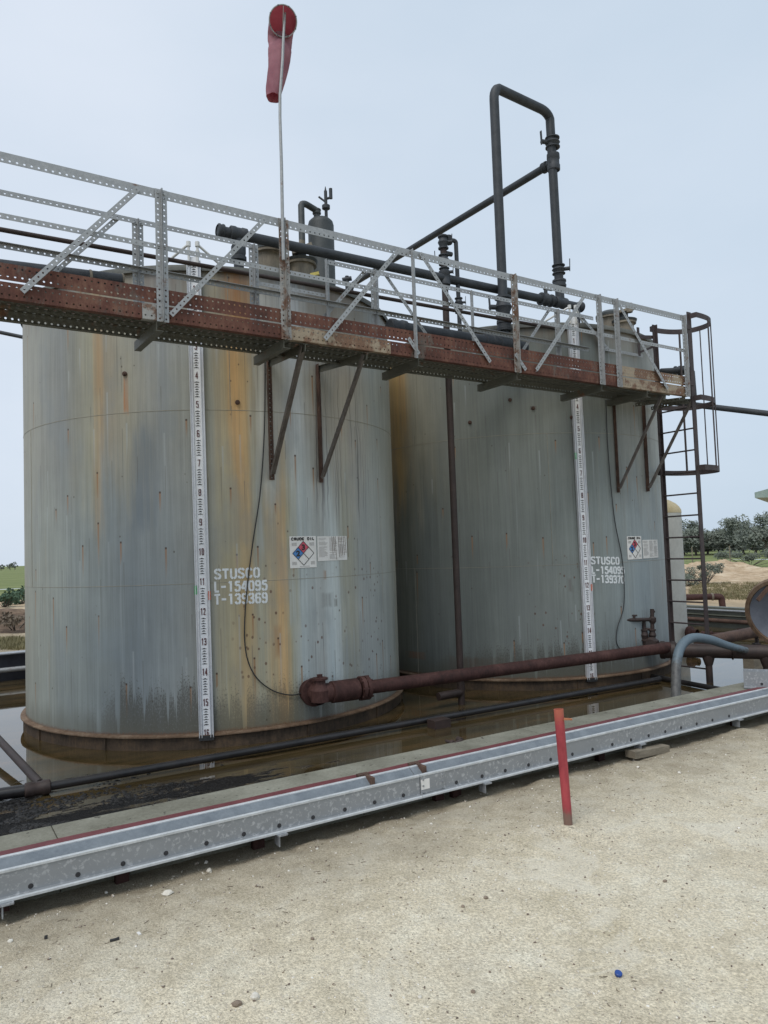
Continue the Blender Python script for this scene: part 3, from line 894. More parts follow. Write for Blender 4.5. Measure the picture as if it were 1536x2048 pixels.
def shell_quad(mb, pts, c, off, sub=6):
    """quad given by 4 (u,z) corners TL,TR,BR,BL, bent round the shell"""
    vs, fs = [], []
    for i in range(sub+1):
        t = i/sub
        a = (pts[0][0]*(1-t)+pts[1][0]*t, pts[0][1]*(1-t)+pts[1][1]*t)
        b = (pts[3][0]*(1-t)+pts[2][0]*t, pts[3][1]*(1-t)+pts[2][1]*t)
        vs += [cyl(a[0], a[1], c, off), cyl(b[0], b[1], c, off), cyl(a[0], a[1], c, off-.002), cyl(b[0], b[1], c, off-.002)]
    for i in range(sub):
        k = i*4
        fs += [(k, k+1, k+5, k+4), (k+2, k+6, k+7, k+3), (k, k+4, k+6, k+2), (k+1, k+3, k+7, k+5)]
    fs += [(0, 2, 3, 1), (sub*4, sub*4+1, sub*4+3, sub*4+2)]
    mb.add(vs, fs)
def strip(mb, a, b, wd, c, off):
    d = Vector((b[0]-a[0], b[1]-a[1])).normalized()
    n = Vector((-d.y, d.x))*wd/2
    shell_quad(mb, [(a[0]+n.x, a[1]+n.y), (b[0]+n.x, b[1]+n.y), (b[0]-n.x, b[1]-n.y), (a[0]-n.x, a[1]-n.y)], c, off, 2)

def hazard_placard(parent, c, A, B, C, D):
    """A..D = pixel corners TL TR BR BL"""
    P = [oncyl(*q, c) for q in (A, B, C, D)]
    u0, u1 = (P[0][0]+P[3][0])/2, (P[1][0]+P[2][0])/2
    z1, z0 = (P[0][1]+P[1][1])/2, (P[2][1]+P[3][1])/2
    W_, H_ = u1-u0, z1-z0
    mb = MB(); shell_quad(mb, [(u0, z1), (u1, z1), (u1, z0), (u0, z0)], c, .006)
    pl = mb.build('hazard_placard', M['placard'], parent)
    tagp(pl, 'white placard reading CRUDE OIL with red and blue diamond')
    cx, cz = u0+W_*.5, z0+H_*.46
    r = W_*.40
    def Q(a, b): return (cx+a*r, cz+b*r)
    def dia(x, y, h=.5):
        return [Q(x, y+h), Q(x+h, y), Q(x, y-h), Q(x-h, y)]
    for nm, (x, y), mt in (('red_diamond', (0, .5), 'nfpa_red'), ('blue_diamond', (-.5, 0), 'nfpa_blue')):
        mb = MB(); shell_quad(mb, dia(x, y), c, .008, 2)
        mb.build(nm, M[mt], pl)
    mb = MB()
    lw = W_*.016
    for a, b in (((0, 1), (1, 0)), ((1, 0), (0, -1)), ((0, -1), (-1, 0)), ((-1, 0), (0, 1)), ((-.5, .5), (.5, -.5)), ((.5, .5), (-.5, -.5))):
        strip(mb, Q(*a), Q(*b), lw, c, .0105)
    for t, (x, y), hh in (('3', (0, .5), .62), ('2', (-.5, 0), .62)):
        vs, fs = text_mesh(t, r*hh, 1.1, .004)
        vs = [(a, b-r*hh*.35) for a, b in vs]
        onshell(mb, vs, fs, c, cx+x*r, cz+y*r, .0108)
    gw_ = W_*.88/9
    for i_, ch in enumerate('CRUDE OIL'):
        for st_ in GC.get(ch, []):
            for a_, b_ in zip(st_[:-1], st_[1:]):
                q0_ = (u0+W_*.06+gw_*(i_+.08+a_[0]/4*.80), z1-H_*.125+a_[1]/6*H_*.085)
                q1_ = (u0+W_*.06+gw_*(i_+.08+b_[0]/4*.80), z1-H_*.125+b_[1]/6*H_*.085)
                strip(mb, q0_, q1_, gw_*.30, c, .0106)
    mb.build('lettering', M['ink'], pl)
    for (xa, xb, zz) in ((.08, .26, .80), (.74, .92, .80), (.08, .24, .20), (.78, .93, .20)):
        mb = MB()
        for k in range(5):
            z_ = z0 + H_*(zz-.022*k)
            shell_quad(mb, [(u0+W_*xa, z_), (u0+W_*xb, z_), (u0+W_*xb, z_-H_*.011), (u0+W_*xa, z_-H_*.011)], c, .0085, 1)
        mb.build('fine_print', M['grey_print'], pl)
    mb = MB(); shell_quad(mb, [(u0+W_*.35, z0+H_*.055), (u0+W_*.72, z0+H_*.055), (u0+W_*.72, z0+H_*.04), (u0+W_*.35, z0+H_*.04)], c, .0085, 1)
    mb.build('fine_print', M['grey_print'], pl)
def info_placard(parent, c, A, B, C, D, stained):
    P = [oncyl(*q, c) for q in (A, B, C, D)]
    u0, u1 = (P[0][0]+P[3][0])/2, (P[1][0]+P[2][0])/2
    z1, z0 = (P[0][1]+P[1][1])/2, (P[2][1]+P[3][1])/2
    W_, H_ = u1-u0, z1-z0
    mb = MB(); shell_quad(mb, [(u0, z1), (u1, z1), (u1, z0), (u0, z0)], c, .006)
    pl = mb.build('information_placard', M['placard'], parent)
    rnd = random.Random(3)
    for (xa, xb) in ((.04, .32), (.38, .64), (.68, .95)):
        mb = MB()
        for k in range(22):
            z_ = z1 - H_*(.06+.04*k)
            if rnd.random() < .22: continue
            xb2 = xa+(xb-xa)*rnd.uniform(.6, 1)
            shell_quad(mb, [(u0+W_*xa, z_), (u0+W_*xb2, z_), (u0+W_*xb2, z_-H_*.016), (u0+W_*xa, z_-H_*.016)], c, .0085, 2)
        mb.build('fine_print', M['grey_print'], pl)
    if stained:
        mb = MB()
        for k in range(9):
            uu = u0+W_*(.46+.07*k+rnd.uniform(-.02, .02))
            strip(mb, (uu, z1-.002), (uu+.012, z0+.002+H_*rnd.uniform(0, .5)), rnd.uniform(.0015, .0035), c, .0098)
        mb.build('rust_stain', M['rim'], pl)

def gauge_board(parent, c, g, pxt, pxb, mk, green, orange, lean, foot_px):
    """vertical gauge board: aluminium channel, white face, numbers 3-16, ticks"""
    u_, z_ = oncyl(foot_px[0], foot_px[1], c, TR+.06)
    a = u_/TR
    nrm = Vector((math.sin(a), -math.cos(a), 0))
    tan = Vector((math.cos(a), math.sin(a), 0))
    base = Vector((c.x, c.y, 0)) + nrm*(TR+.035)
    up = (Vector((0, 0, 1)) - tan*lean).normalized()
    def P(x, z, d=0): return base + tan*(x + .0) + up*z + nrm*d
    z0, z1 = -.02, TOPZ+.06
    mb = MB()
    for sx in (-1, 1):
        mb.bar(P(sx*.069, z0), P(sx*.069, z1), tan, .006, .05)
        mb.bar(P(sx*.056, z0, .006), P(sx*.056, z1, .006), tan, .019, .006)
        mb.bar(P(sx*.043, z0, .012), P(sx*.043, z1, .012), tan, .006, .03)
    mb.bar(P(0, z0, -.012), P(0, z1, -.012), tan, .144, .006)
    gb = mb.build('gauge_board', M['alu'], parent)
    mb = MB(); mb.bar(P(0, z0+.02, .004), P(0, TOPZ+.1, .004), tan, .076, .008)
    mb.build('gauge_face', M['gauge_face'], gb)
    for ft in range(16):
        mb = MB()
        for k in range(ft*12, ft*12+12):
            z = .03 + (k+1)/12*.3048
            if z > TOPZ: break
            if (k+1) % 12 in (0, 1, 2, 10, 11): continue
            L = .046 if (k+1) % 2 else .032
            mb.bar(P(-L/2, z, .0105), P(L/2, z, .0105), up, .0055, .002)
            mb.bar(P(-.009, z+.005, .0105), P(.009, z+.005, .0105), up, .006, .0018)
        if mb.v: mb.build('tick_marks', M['ink'], gb)
    for m_ in range(1, 17):
        mb = MB()
        z = (16-m_)*.3048+.03
        tx = str(m_)
        gw, gh = (.020, .072) if len(tx) == 2 else (.026, .072)
        for i_, ch in enumerate(tx):
            x0 = (i_-len(tx)/2)*(gw+.006)+.003
            for st_ in GD[ch]:
                for a_, b_ in zip(st_[:-1], st_[1:]):
                    A = P(x0+a_[0]/4*gw, z-.040+a_[1]/6*gh, .0135)
                    B = P(x0+b_[0]/4*gw, z-.040+b_[1]/6*gh, .0135)
                    dd_ = (B-A).normalized()
                    mb.bar(A-dd_*.004, B+dd_*.004, tan if abs(dd_.z) > .7 else up, .0078, .002)
        mb.build('number', M['maroon_ink'], gb)
    for nm, mt, zz, sx in (('green_marker', 'green_marker', green, -1), ('orange_marker', 'orange_marker', orange, 1)):
        if zz is not None:
            mb = MB(); mb.bar(P(sx*.068, zz-.045, .016), P(sx*.068, zz+.045, .016), tan, .022, .012)
            mb.build(nm, M[mt], gb)
    mb = MB(); mb.bar(P(0, z0-.03, .0), P(0, z0+.02, .0), tan, .15, .045)
    mb.build('end_bracket', M['scrap_black'], gb)
    return P

def make_tank(name, label, c, mat, mset):
    root = thing(name, label, 'storage tank', (c.x, c.y, 0), None)
    # shell (own UVs: metres round the wall, metres up)
    N, Hn = 120, 8
    me = bpy.data.meshes.new('shell')
    vs, fs, uvs = [], [], []
    for j in range(Hn+1):
        for i in range(N+1):
            a = -math.pi + 2*math.pi*i/N
            vs.append((c.x+TR*math.sin(a), c.y-TR*math.cos(a), TOPZ*j/Hn))
    for j in range(Hn):
        for i in range(N):
            q = j*(N+1)+i
            fs.append((q, q+1, q+N+2, q+N+1))
    me.from_pydata(vs, [], fs)
    ul = me.uv_layers.new(name='UVMap')
    for p in me.polygons:
        for li in p.loop_indices:
            vi = me.loops[li].vertex_index
            i, j = vi % (N+1), vi // (N+1)
            ul.data[li].uv = ((-math.pi+2*math.pi*i/N)*TR, TOPZ*j/Hn)
    me.shade_smooth()
    me.materials.append(mat)
    o = bpy.data.objects.new('shell', me)
    COL.objects.link(o)
    o.parent = root
    o.matrix_parent_inverse = root.matrix_basis.inverted()
    # roof: low cone with rolled edge
    mb = MB(); mb.lathe((c.x, c.y, TOPZ-.012), (0, 0, 1), [(TR+.035, -.03), (TR+.04, .0), (TR+.035, .03), (TR-.02, .04), (0.01, .26)], 96)
    mb.build('roof', M['tankroof'], root, True)
    # bottom flange and skirt ring
    vs = []
    mb = MB()
    n = 160
    for prof in ((TR+.002, .018), (TR+.055, .004), (TR+.055, -.008), (TR-.01, -.010)):
        for k in range(n):
            a = 2*math.pi*k/n
            wv = .012*mnoise.noise(Vector((math.sin(a)*4+c.x, math.cos(a)*4, 1))) if prof[0] > TR+.05 else 0
            vs.append((c.x+(prof[0]+wv)*math.sin(a), c.y-(prof[0]+wv)*math.cos(a), prof[1]+wv*.6))
    mb.add(vs, [(j*n+k, (j*n+(k+1) % n), ((j+1)*n+(k+1) % n), (j+1)*n+k) for j in range(3) for k in range(n)])
    mb.build('bottom_flange', M['rim'], root, True)
    mb = MB(); mb.lathe((c.x, c.y, 0), (0, 0, 1), [(TR+.02, -.009), (TR+.022, -.32)], 96)
    for k in range(14):
        a = k/14*2*math.pi+.15
        mb.box((c.x+(TR+.026)*math.sin(a), c.y-(TR+.026)*math.cos(a), -.09), Vector((math.cos(a), math.sin(a), 0)), Vector((math.sin(a), -math.cos(a), 0)), Vector((0, 0, 1)), .012, .02, .15)
    mb.build('skirt', M['skirt'], root, True)
    # weld seams
    mb = MB()
    ring = lambda z: [Vector((c.x+TR*math.sin(a), c.y-TR*math.cos(a), z)) for a in [2*math.pi*k/96 for k in range(97)]]
    mb.sweep(ring(3.33), .0035, 6, False)
    mb.sweep(ring(1.53), .003, 6, False)
    for (u_, za, zb) in mset['vseam']:
        mb.cyl(cyl(u_, za, c), cyl(u_, zb, c), .0035, 6)
    mb.build('weld_seam', mat_seam, root, True)
    return root
mat_seam = mat_simple('painted_weld_bead', (.22, .215, .18), (.34, .31, .24), 12, .6, 0, .2)
tank1 = make_tank('storage_tank', 'nearer rust-streaked grey oil tank stencilled T-139369, under the walkway', T1, M['tank1'],
                  {'vseam': [(U1(63), 1.53, 3.33), (U1(790, 1200), 0, 1.53), (U1(465), 3.33, 4.8)]})
tank2 = make_tank('storage_tank', 'farther dull green-grey oil tank stencilled T-139370, beside the caged ladder', T2, M['tank2'],
                  {'vseam': [(U2(832, 1200), 0, 1.53), (U2(1100), 1.53, 3.33)]})
def stencil_set(root, c, rows):
    mb = MB()
    for text, (x0, yb0), (x1, yb1), hpx in rows:
        ua, za = oncyl(x0, yb0, c)
        ub, zb = oncyl(x1, yb1, c)
        _, zt = oncyl(x0, yb0-hpx, c)
        stencil(mb, text, ua, ub, za, zt-za, c, (zb-za)/len(text))
    o = mb.build('stencilled_lettering', mat_stencil, root)
    tagp(o, 'white stencilled letters and numbers')
mat_stencil = mat_simple('white_stencil_paint', (.60, .62, .62), (.84, .86, .86), 30, .6, 0, 0)
stencil_set(tank1, T1, [('STUSCO', (429, 1158), (522, 1154), 19), ('L-154095', (428, 1184), (537, 1180), 20), ('T-139369', (429, 1209), (537, 1205), 20)])
stencil_set(tank2, T2, [('STUSCO', (1182, 1128), (1240, 1129), 14), ('L-154095', (1183, 1147), (1250, 1148), 14), ('T-139370', (1184, 1165), (1250, 1167), 15)])
hazard_placard(tank1, T1, (578, 1073), (631, 1072), (633, 1134), (580, 1137))
info_placard(tank1, T1, (634, 1073), (692, 1072), (694, 1120), (635, 1122), True)
hazard_placard(tank2, T2, (1252, 1073), (1281, 1072), (1284, 1117), (1256, 1120))
info_placard(tank2, T2, (1284, 1080), (1314, 1079), (1316, 1115), (1286, 1117), False)
def zc(px, py, c): return oncyl(px, py, c, TR+.05)[1]
gp1 = gauge_board(tank1, T1, None, None, None, None, zc(395, 1180, T1), zc(416, 1191, T1), .006, (407, 1200))
gp2 = gauge_board(tank2, T2, None, None, None, None, zc(1150, 912, T2), zc(1180, 1175, T2), .004, (1173, 1120))
# float cable conduit over each gauge board
for gp, root, (dx1, dx2) in ((gp1, tank1, (-.30, .26)), (gp2, tank2, (-.34, .2))):
    for sx, dx in ((-1, dx1), (1, dx2)):
        mb = MB()
        p = gp(sx*.045, TOPZ+.0, .02)
        q = gp(sx*.045, TOPZ+.235, .02)
        r = gp(sx*.045+dx*.9, TOPZ+.06, -.12)
        mb.pipe([p, q, r], .014, .04, 10)
        mb.cyl(gp(sx*.045, TOPZ+.12, .02), gp(sx*.045, TOPZ+.16, .02), .022, 10)
        mb.cyl(q + Vector((0, 0, -.03)), q + Vector((0, 0, .02)), .024, 10)
        mb.build('cable_conduit', M['white'], root, True)

# small lugs on the shells
for root, c, spots in ((tank1, T1, [(250, 748), (475, 805)]), (tank2, T2, [(1066, 817), (1020, 800), (1143, 835), (940, 845)])):
    for (a, b) in spots:
        u_, z_ = oncyl(a, b, c)
        mb = MB(); mb.lathe(cyl(u_, z_, c, -.005), cyl(u_, z_, c, 1)-cyl(u_, z_, c, 0), [(.026, 0), (.026, .02), (.014, .024), (.014, .035), (0, .035)], 12)
        mb.build('lug', M['rust_brown'], root, True)

# ------------------------------------------------------------------ roof fittings
def roofz(p, c):
    r = math.hypot(p.x-c.x, p.y-c.y)
    return TOPZ + .03 + .22*(1-r/TR)
def hatch(px, py, Y, rad, h, c, root, label, lid_open=False):
    P = atY(px, py, Y)
    zb = roofz(P, c) - .05
    t = MB()
    zt = zb+h
    t.lathe((P.x, P.y, zb), (0, 0, 1), [(rad, 0), (rad, h-.06), (rad+.035, h-.06), (rad+.035, h-.03), (rad+.0, h-.03)], 32)
    hh = t.build('hatch_neck', M['hatch'], root, True)
    t = MB()
    if not lid_open:
        t.lathe((P.x, P.y, zt-.03), (0, 0, 1), [(rad+.04, 0), (rad+.04, .035), (rad+.02, .05), (rad*.8, .085), (0, .10)], 32)
    else:
        t.lathe((P.x, P.y, zt-.03), (0, 0, 1), [(rad+.04, 0), (rad+.05, .03), (rad*.75, .06), (0.0, .065)], 32)
        t.lathe((P.x, P.y, zt+.02), (.0, 0, 1), [(rad*.45, 0), (rad*.45, .10), (0.0, .12)], 24)
    t.build('hatch_lid', M['pipe_olive'], hh, True)
    return P, zt
hatch(541, 560, 8.35, .15, .44, T1, tank1, 'hatch')
P, zt = hatch(603, 575, 8.5, .15, .36, T1, tank1, 'hatch', True)
# weighted thief hatch cover on the second neck
mb = MB()
q = Vector((P.x+.03, P.y-.05, zt+.10))
mb.bar(q+Vector((-.12, 0, -.03)), q+Vector((.10, .02, .05)), Vector((0, 1, 0)), .11, .03)
mb.bar(q+Vector((.02, 0, .02)), q+Vector((.12, .0, .055)), Vector((0, 1, 0)), .13, .06)
mb.cyl(q+Vector((-.03, -.02, -.02)), q+Vector((.0, -.02, .12)), .035, 12)
mb.build('thief_hatch', M['hatch'], tank1, True)
mb = MB(); pp = atY(630, 550, 8.3)
mb.box(pp, Vector((1, 0, .2)).normalized(), Vector((0, 1, 0)), Vector((-.2, 0, 1)).normalized(), .10, .08, .035)
mb.build('yellow_tag', M['yellow'], tank1)
P, zt = hatch(1222, 668, 10.9, .17, .34, T2, tank2, 'hatch')
P, zt = hatch(1250, 670, 10.7, .13, .22, T2, tank2, 'hatch', True)
mb = MB()
q = Vector((P.x, P.y-.03, zt+.14))
mb.bar(q+Vector((-.10, 0, -.03)), q+Vector((.16, .02, .04)), Vector((0, 1, 0)), .13, .035)
mb.cyl(q+Vector((.06, -.03, -.04)), q+Vector((.06, -.03, .09)), .05, 12)
mb.build('thief_hatch', M['hatch'], tank2, True)
# vacuum valve tee on roof of tank 1 and small valves
for (px, py, Y, c, root) in ((694, 560, 9.3, T1, tank1), (1166, 652, 10.7, T2, tank2)):
    P = atY(px, py, Y)
    mb = MB(); zb = roofz(P, c)-.05
    mb.cyl((P.x, P.y, zb), (P.x, P.y, P.z+.05), .025, 12)
    mb.cyl((P.x-.06, P.y, P.z), (P.x+.06, P.y, P.z+.02), .03, 12)
    mb.build('roof_valve', M['pipe_dark'], root, True)

# ------------------------------------------------------------------ pipework helpers
def fitting(parent, p, d, r, L=.12, mat='pipe_dark', name='coupling'):
    d = Vector(d).normalized()
    p = Vector(p)
    mb = MB()
    mb.lathe(p-d*L/2, d, [(r*.98, 0), (r*1.22, .01), (r*1.25, L*.3), (r*1.14, L*.35), (r*1.14, L*.65), (r*1.25, L*.7), (r*1.22, L-.01), (r*.98, L)], 18)
    return mb.build(name, M[mat], parent, True)
def valve(parent, p, d, r, mat='pipe_dark', hd=None, L=.22, wheel=False):
    d = Vector(d).normalized()
    p = Vector(p)
    mb = MB()
    mb.lathe(p-d*L/2, d, [(r, 0), (r*1.5, .005), (r*1.5, L*.12), (r*1.1, L*.16), (r*1.2, L*.3), (r*1.55, L*.5), (r*1.2, L*.7), (r*1.1, L*.84), (r*1.5, L*.88), (r*1.5, L-.005), (r, L)], 18)
    o = mb.build('valve', M[mat], parent, True)
    if hd is not None:
        hd = Vector(hd).normalized()
        mb = MB()
        mb.cyl(p, p+hd*r*2.6, r*.45, 12)
        if wheel:
            mb.lathe(p+hd*r*2.6, hd, [(r*1.3, -.008), (r*1.4, 0), (r*1.3, .008), (r*1.2, 0), (r*1.3, -.008)], 20)
            s_ = hd.orthogonal().normalized()
            mb.cyl(p+hd*r*2.6-s_*r*1.3, p+hd*r*2.6+s_*r*1.3, r*.15, 8)
        else:
            s_ = d
            mb.bar(p+hd*r*2.5-s_*r*.6, p+hd*r*2.6+s_*r*2.2, hd.cross(d), r*.5, r*.2)
        mb.build('valve_handle', M[mat], o, True)
    return o

# ------------------------------------------------------------------ the big vent pipework over the tanks
HZ = 5.27
hA = atz(436, 461, HZ); hB = atz(1160, 614, HZ)
t = thing('header_pipe', 'long dark level pipe running just above both tank roofs behind the walkway railings', 'pipe', (hA.x, hA.y, roofz(atz(468, 480, HZ), T1)))
mb = MB(); mb.cyl(hA, hB, .056, 20)
mb.build('pipe_run', M['pipe_dark'], t, True)
d = (hB-hA).normalized()
tee = atz(468, 478, HZ)
tee = hA + d*((tee-hA).dot(d))
fitting(t, hA+d*.03, d, .062, .08, name='end_cap')
fitting(t, tee, d, .066, .20, name='tee')
mb = MB(); mb.cyl(tee, Vector((tee.x, tee.y, roofz(tee, T1)-.03)), .055, 16)
mb.lathe((tee.x, tee.y, tee.z-.30), (0, 0, 1), [(.055, 0), (.085, .01), (.085, .05), (.07, .06), (.08, .1), (.08, .16), (.06, .2)], 18)
mb.build('riser', M['pipe_dark'], t, True)
for px in (1105,):
    e = atz(px, 602, HZ); e = hA+d*((e-hA).dot(d))
    valve(t, e-d*.12, d, .06, hd=(0, 0, 1))
fitting(t, hB, d, .062, .08, name='end_cap')
e2 = hA + d*((atz(1122, 605, HZ)-hA).dot(d))
fitting(t, e2, d, .066, .22, name='tee')
mb = MB(); e3 = hB - d*.08
mb.pipe([e3, e3+Vector((0, .0, -.12)), Vector((e3.x, e3.y, 0))+Vector((0, .05, TOPZ))], .055, .05)
mb.build('riser', M['pipe_dark'], t, True)
# mid-line tee of the header at the small riser
r1x = hA + d*((atz(885, 559, HZ)-hA).dot(d))
# ----- tall vent loop
RB = atY(1010, 690, 9.72)
RT = atY(1000, 168, 9.72)
Lz = RT.z
R2x = e2
Ltop = Vector((R2x.x, R2x.y, Lz))
t = thing('vent_loop_pipe', 'tallest dark steel pipe loop standing up against the sky over the farther tank', 'pipe', (RB.x, RB.y, RB.z))
mb = MB()
mb.pipe([Vector((RB.x, RB.y, RB.z-.1)), Vector((RB.x, RB.y, Lz)), Ltop, Vector((R2x.x, R2x.y, HZ))], .064, .22, 20)
mb.build('pipe_run', M['pipe_dark'], t, True)
Z2 = lambda py: atY(1103, py, R2x.y).z
valve(t, (R2x.x, R2x.y, Z2(286)), (0, 0, 1), .07, hd=(-1, -.3, 0), L=.16)
fitting(t, (R2x.x, R2x.y, Z2(325)), (0, 0, 1), .075, .26, name='tee')
valve(t, (R2x.x, R2x.y, Z2(540)), (0, 0, 1), .062, hd=(1, -.3, 0), L=.14)
fitting(t, (R2x.x, R2x.y, Z2(568)), (0, 0, 1), .08, .12, name='flange')
zR = lambda py: atY(1008, py, 9.72).z
valve(t, (RB.x, RB.y, zR(615)), (0, 0, 1), .075, L=.30, hd=(-1, -.2, 0))
fitting(t, (RB.x, RB.y, zR(652)), (0, 0, 1), .08, .16, name='flange')
# level branch going back to the left
bz = Z2(325)
bend_ = atz(700, 572, bz)
mb = MB(); mb.pipe([Vector((R2x.x, R2x.y, bz)), bend_, Vector((bend_.x, bend_.y, 2.0))], .055, .2, 18)
mb.build('branch_pipe', M['pipe_dark'], t, True)
dd = (bend_-Vector((R2x.x, R2x.y, bz))).normalized()
fitting(t, Vector((R2x.x, R2x.y, bz))+dd*.16, dd, .064, .10)
# fat run just behind the walkway into the big riser
fa, fb = atY(778, 657, 8.75), Vector((RB.x, RB.y, RB.z))
fa.z = fb.z = RB.z
fd = (fb-fa).normalized()
mb = MB(); mb.cyl(fa, fb+fd*.35, .085, 20)
mb.build('lower_pipe', M['pipe_dark'], t, True)
for q, L in ((.12, .24), (1.55, .2), (1.95, .22), ((fb-fa).length, .26)):
    fitting(t, fa+fd*q, fd, .085, L)
# ----- small twin riser with valves, continuing down as the tall drain pipe
t = thing('sampling_riser', 'slim double riser with small valves, its long brown leg dropping between the tanks', 'pipe', (r1x.x, r1x.y, WATER))
X, Y = r1x.x, r1x.y
zz = lambda py: atY(890, py, Y).z
mb = MB(); mb.cyl((X, Y, -.3), (X, Y, zz(470)), .042, 16)
mb.build('pipe_run', M['pipe_brown'], t, True)
up2_ = WK.u*.22
q = Vector((X, Y, zz(478)))
mb = MB(); mb.pipe([q, q+up2_*1.0+Vector((0, 0, .02)), q+up2_+Vector((0, 0, -1.25)), Vector((X, Y, zz(665)))+up2_*.3], .028, .05, 12)
mb.build('side_pipe', M['pipe_dark'], t, True)
for py, L in ((485, .18), (520, .14), (545, .12)):
    valve(t, (X, Y, zz(py)), (0, 0, 1), .045, hd=(-1, 0, .2) if py == 520 else (1, -.2, 0), L=L)
fitting(t, (X, Y, HZ), (0, 0, 1), .06, .2, name='tee')
for py in (600, 612):
    valve(t, q+up2_+Vector((0, 0, zz(py)-q.z)), (0, 0, 1), .035, hd=(1, -.1, 0), L=.13)
mb = MB(); mb.cyl(q, q+up2_*.6, .03, 12); mb.cyl(q+up2_*.4+Vector((0, 0, -.05)), q+up2_*.4+Vector((0, 0, .06)), .045, 12)
mb.build('cross_pipe', M['pipe_dark'], t, True)
mb = MB(); mb.cyl(Vector((X, Y, zz(505))), Vector((X, Y, zz(505)))+up2_*.6, .03, 12)
mb.build('cross_pipe', M['pipe_dark'], t, True)
# foot elbow
mb = MB(); mb.pipe([(X, Y, .12), (X, Y, .0), Vector((X, Y, 0))-KF.u*.35+Vector((0, 0, .0))], .05, .08, 14)
mb.build('foot_elbow', M['pipe_brown'], t, True)

# ----- gas boot vessel behind tank 1
vx = atY(645, 560, 12.6)
t = thing('separator_vessel', 'tall slim dark domed vessel standing behind the nearer tank, gooseneck pipe at its top', 'vessel', (vx.x, vx.y, WATER))
vt = atY(645, 436, 12.6).z
mb = MB(); mb.lathe((vx.x, vx.y, -.3), (0, 0, 1), [(.225, 0), (.225, vt+.3-.14), (.21, vt+.3-.08), (.16, vt+.3-.03), (.08, vt+.3), (0, vt+.3+.005)], 32)
mb.build('vessel_body', M['pipe_olive'], t, True)
mb = MB()
v0 = Vector((vx.x-.06, vx.y-.05, vt-.02))
g1 = atY(600, 402, 12.3); g2 = atY(600, 560, 12.3)
mb.pipe([v0, Vector((v0.x, v0.y, g1.z-.05)), Vector((g1.x, g1.y, g1.z)), Vector((g1.x, g1.y, 4.2))], .055, .16, 16)
mb.build('gooseneck_pipe', M['pipe_olive'], t, True)
fitting(t, (v0.x, v0.y, vt+.09), (0, 0, 1), .06, .10, 'pipe_olive', 'flange')
mb = MB()
v1 = Vector((vx.x+.10, vx.y, vt-.02))
mb.cyl(v1, v1+Vector((0, 0, .50)), .028, 12)
mb.lathe(v1+Vector((0, 0, .16)), (0, 0, 1), [(.03, 0), (.07, .02), (.07, .08), (.03, .1)], 14)
mb.cyl(v1+Vector((0, 0, .36)), v1+Vector((.09, 0, .38)), .022, 10)
mb.cyl(v1+Vector((.09, 0, .36)), v1+Vector((.09, 0, .54)), .03, 10)
mb.cyl(v1+Vector((0, 0, .30)), v1+Vector((-.12, 0, .40)), .018, 10)
mb.cyl(v1+Vector((0, 0, .5)), v1+Vector((0, 0, .58)), .02, 10, .005)
mb.build('relief_valve', M['pipe_dark'], t, True)

# ------------------------------------------------------------------ the walkway
FO, BO = 6.15, 6.75
ZT, ZM, ZB = 4.94, 4.445, 3.80
UP = Vector((0, 0, 1))
S_END = 9.22
cw = thing('elevated_walkway', 'long elevated catwalk of perforated steel with railings, crossing in front of both tanks', 'walkway', WK(4, 6.45, 3.80))
def part(mb, name, mat, label=None, parent=None, smooth=False):
    o = mb.build(name, M[mat], parent or cw, smooth)
    if label: tagp(o, label)
    return o
# girders: (s0, s1, material, label)
segs = [(-2.0, 1.72, 'rust_red', 'red-rusted section'), (1.723, 1.93, 'galv_rusty', 'pale patched section'), (1.933, 3.05, 'rust_red', 'red-rusted section'), (3.053, 4.22, 'galv_tan', 'pale galvanised section'),
        (4.223, 7.80, 'rust_red', 'red-rusted section'), (7.803, S_END, 'galv_tan', 'tan stained section')]
for a, b, mt, lb in segs:
    mb = MB()
    perf(mb, WK(a, FO, ZB+.068), WK(b, FO, ZB+.068), UP, .13, 2, .0508, .0075)
    mb.fbox(WK, a, b, FO+.003, FO+.05, ZB, ZB+.005)
    mb.fbox(WK, a, b, FO+.003, FO+.05, ZB+.128, ZB+.133)
    part(mb, 'front_girder', mt, lb)
tseg = [(-2.0, 7.8, 'rust_red', 'red-rusted toe board'), (7.803, S_END, 'galv_tan', 'tan stained toe board')]
for a, b, mt, lb in tseg:
    mb = MB()
    perf(mb, WK(a, FO+.006, ZB+.215), WK(b, FO+.006, ZB+.215), UP, .13, 2, .0508, .0085)
    part(mb, 'toe_board', mt, lb)
mb = MB()
perf(mb, WK(-2, BO, ZB+.068), WK(S_END, BO, ZB+.068), UP, .13, 2, .0508, .0095)
mb.fbox(WK, -2, S_END, BO-.05, BO-.003, ZB, ZB+.005)
part(mb, 'back_girder', 'galv_dark')
mb = MB()
perf(mb, WK(-2, BO-.006, ZB+.205), WK(7.6, BO-.006, ZB+.205), UP, .11, 2, .0508, .0085)
part(mb, 'toe_board', 'rust_red')
# deck: perforated planks running lengthwise
mb = MB()
for k in range(4):
    o_ = FO+.075 + k*.15
    perf(mb, WK(-2, o_, ZB+.10), WK(S_END, o_, ZB+.10), WK.n, .143, 3, .07, .015)
    for e in (-.071, .071):
        mb.bar(WK(-2, o_+e, ZB+.085), WK(S_END, o_+e, ZB+.085), UP, .034, .003)
part(mb, 'deck', 'galv_dark')
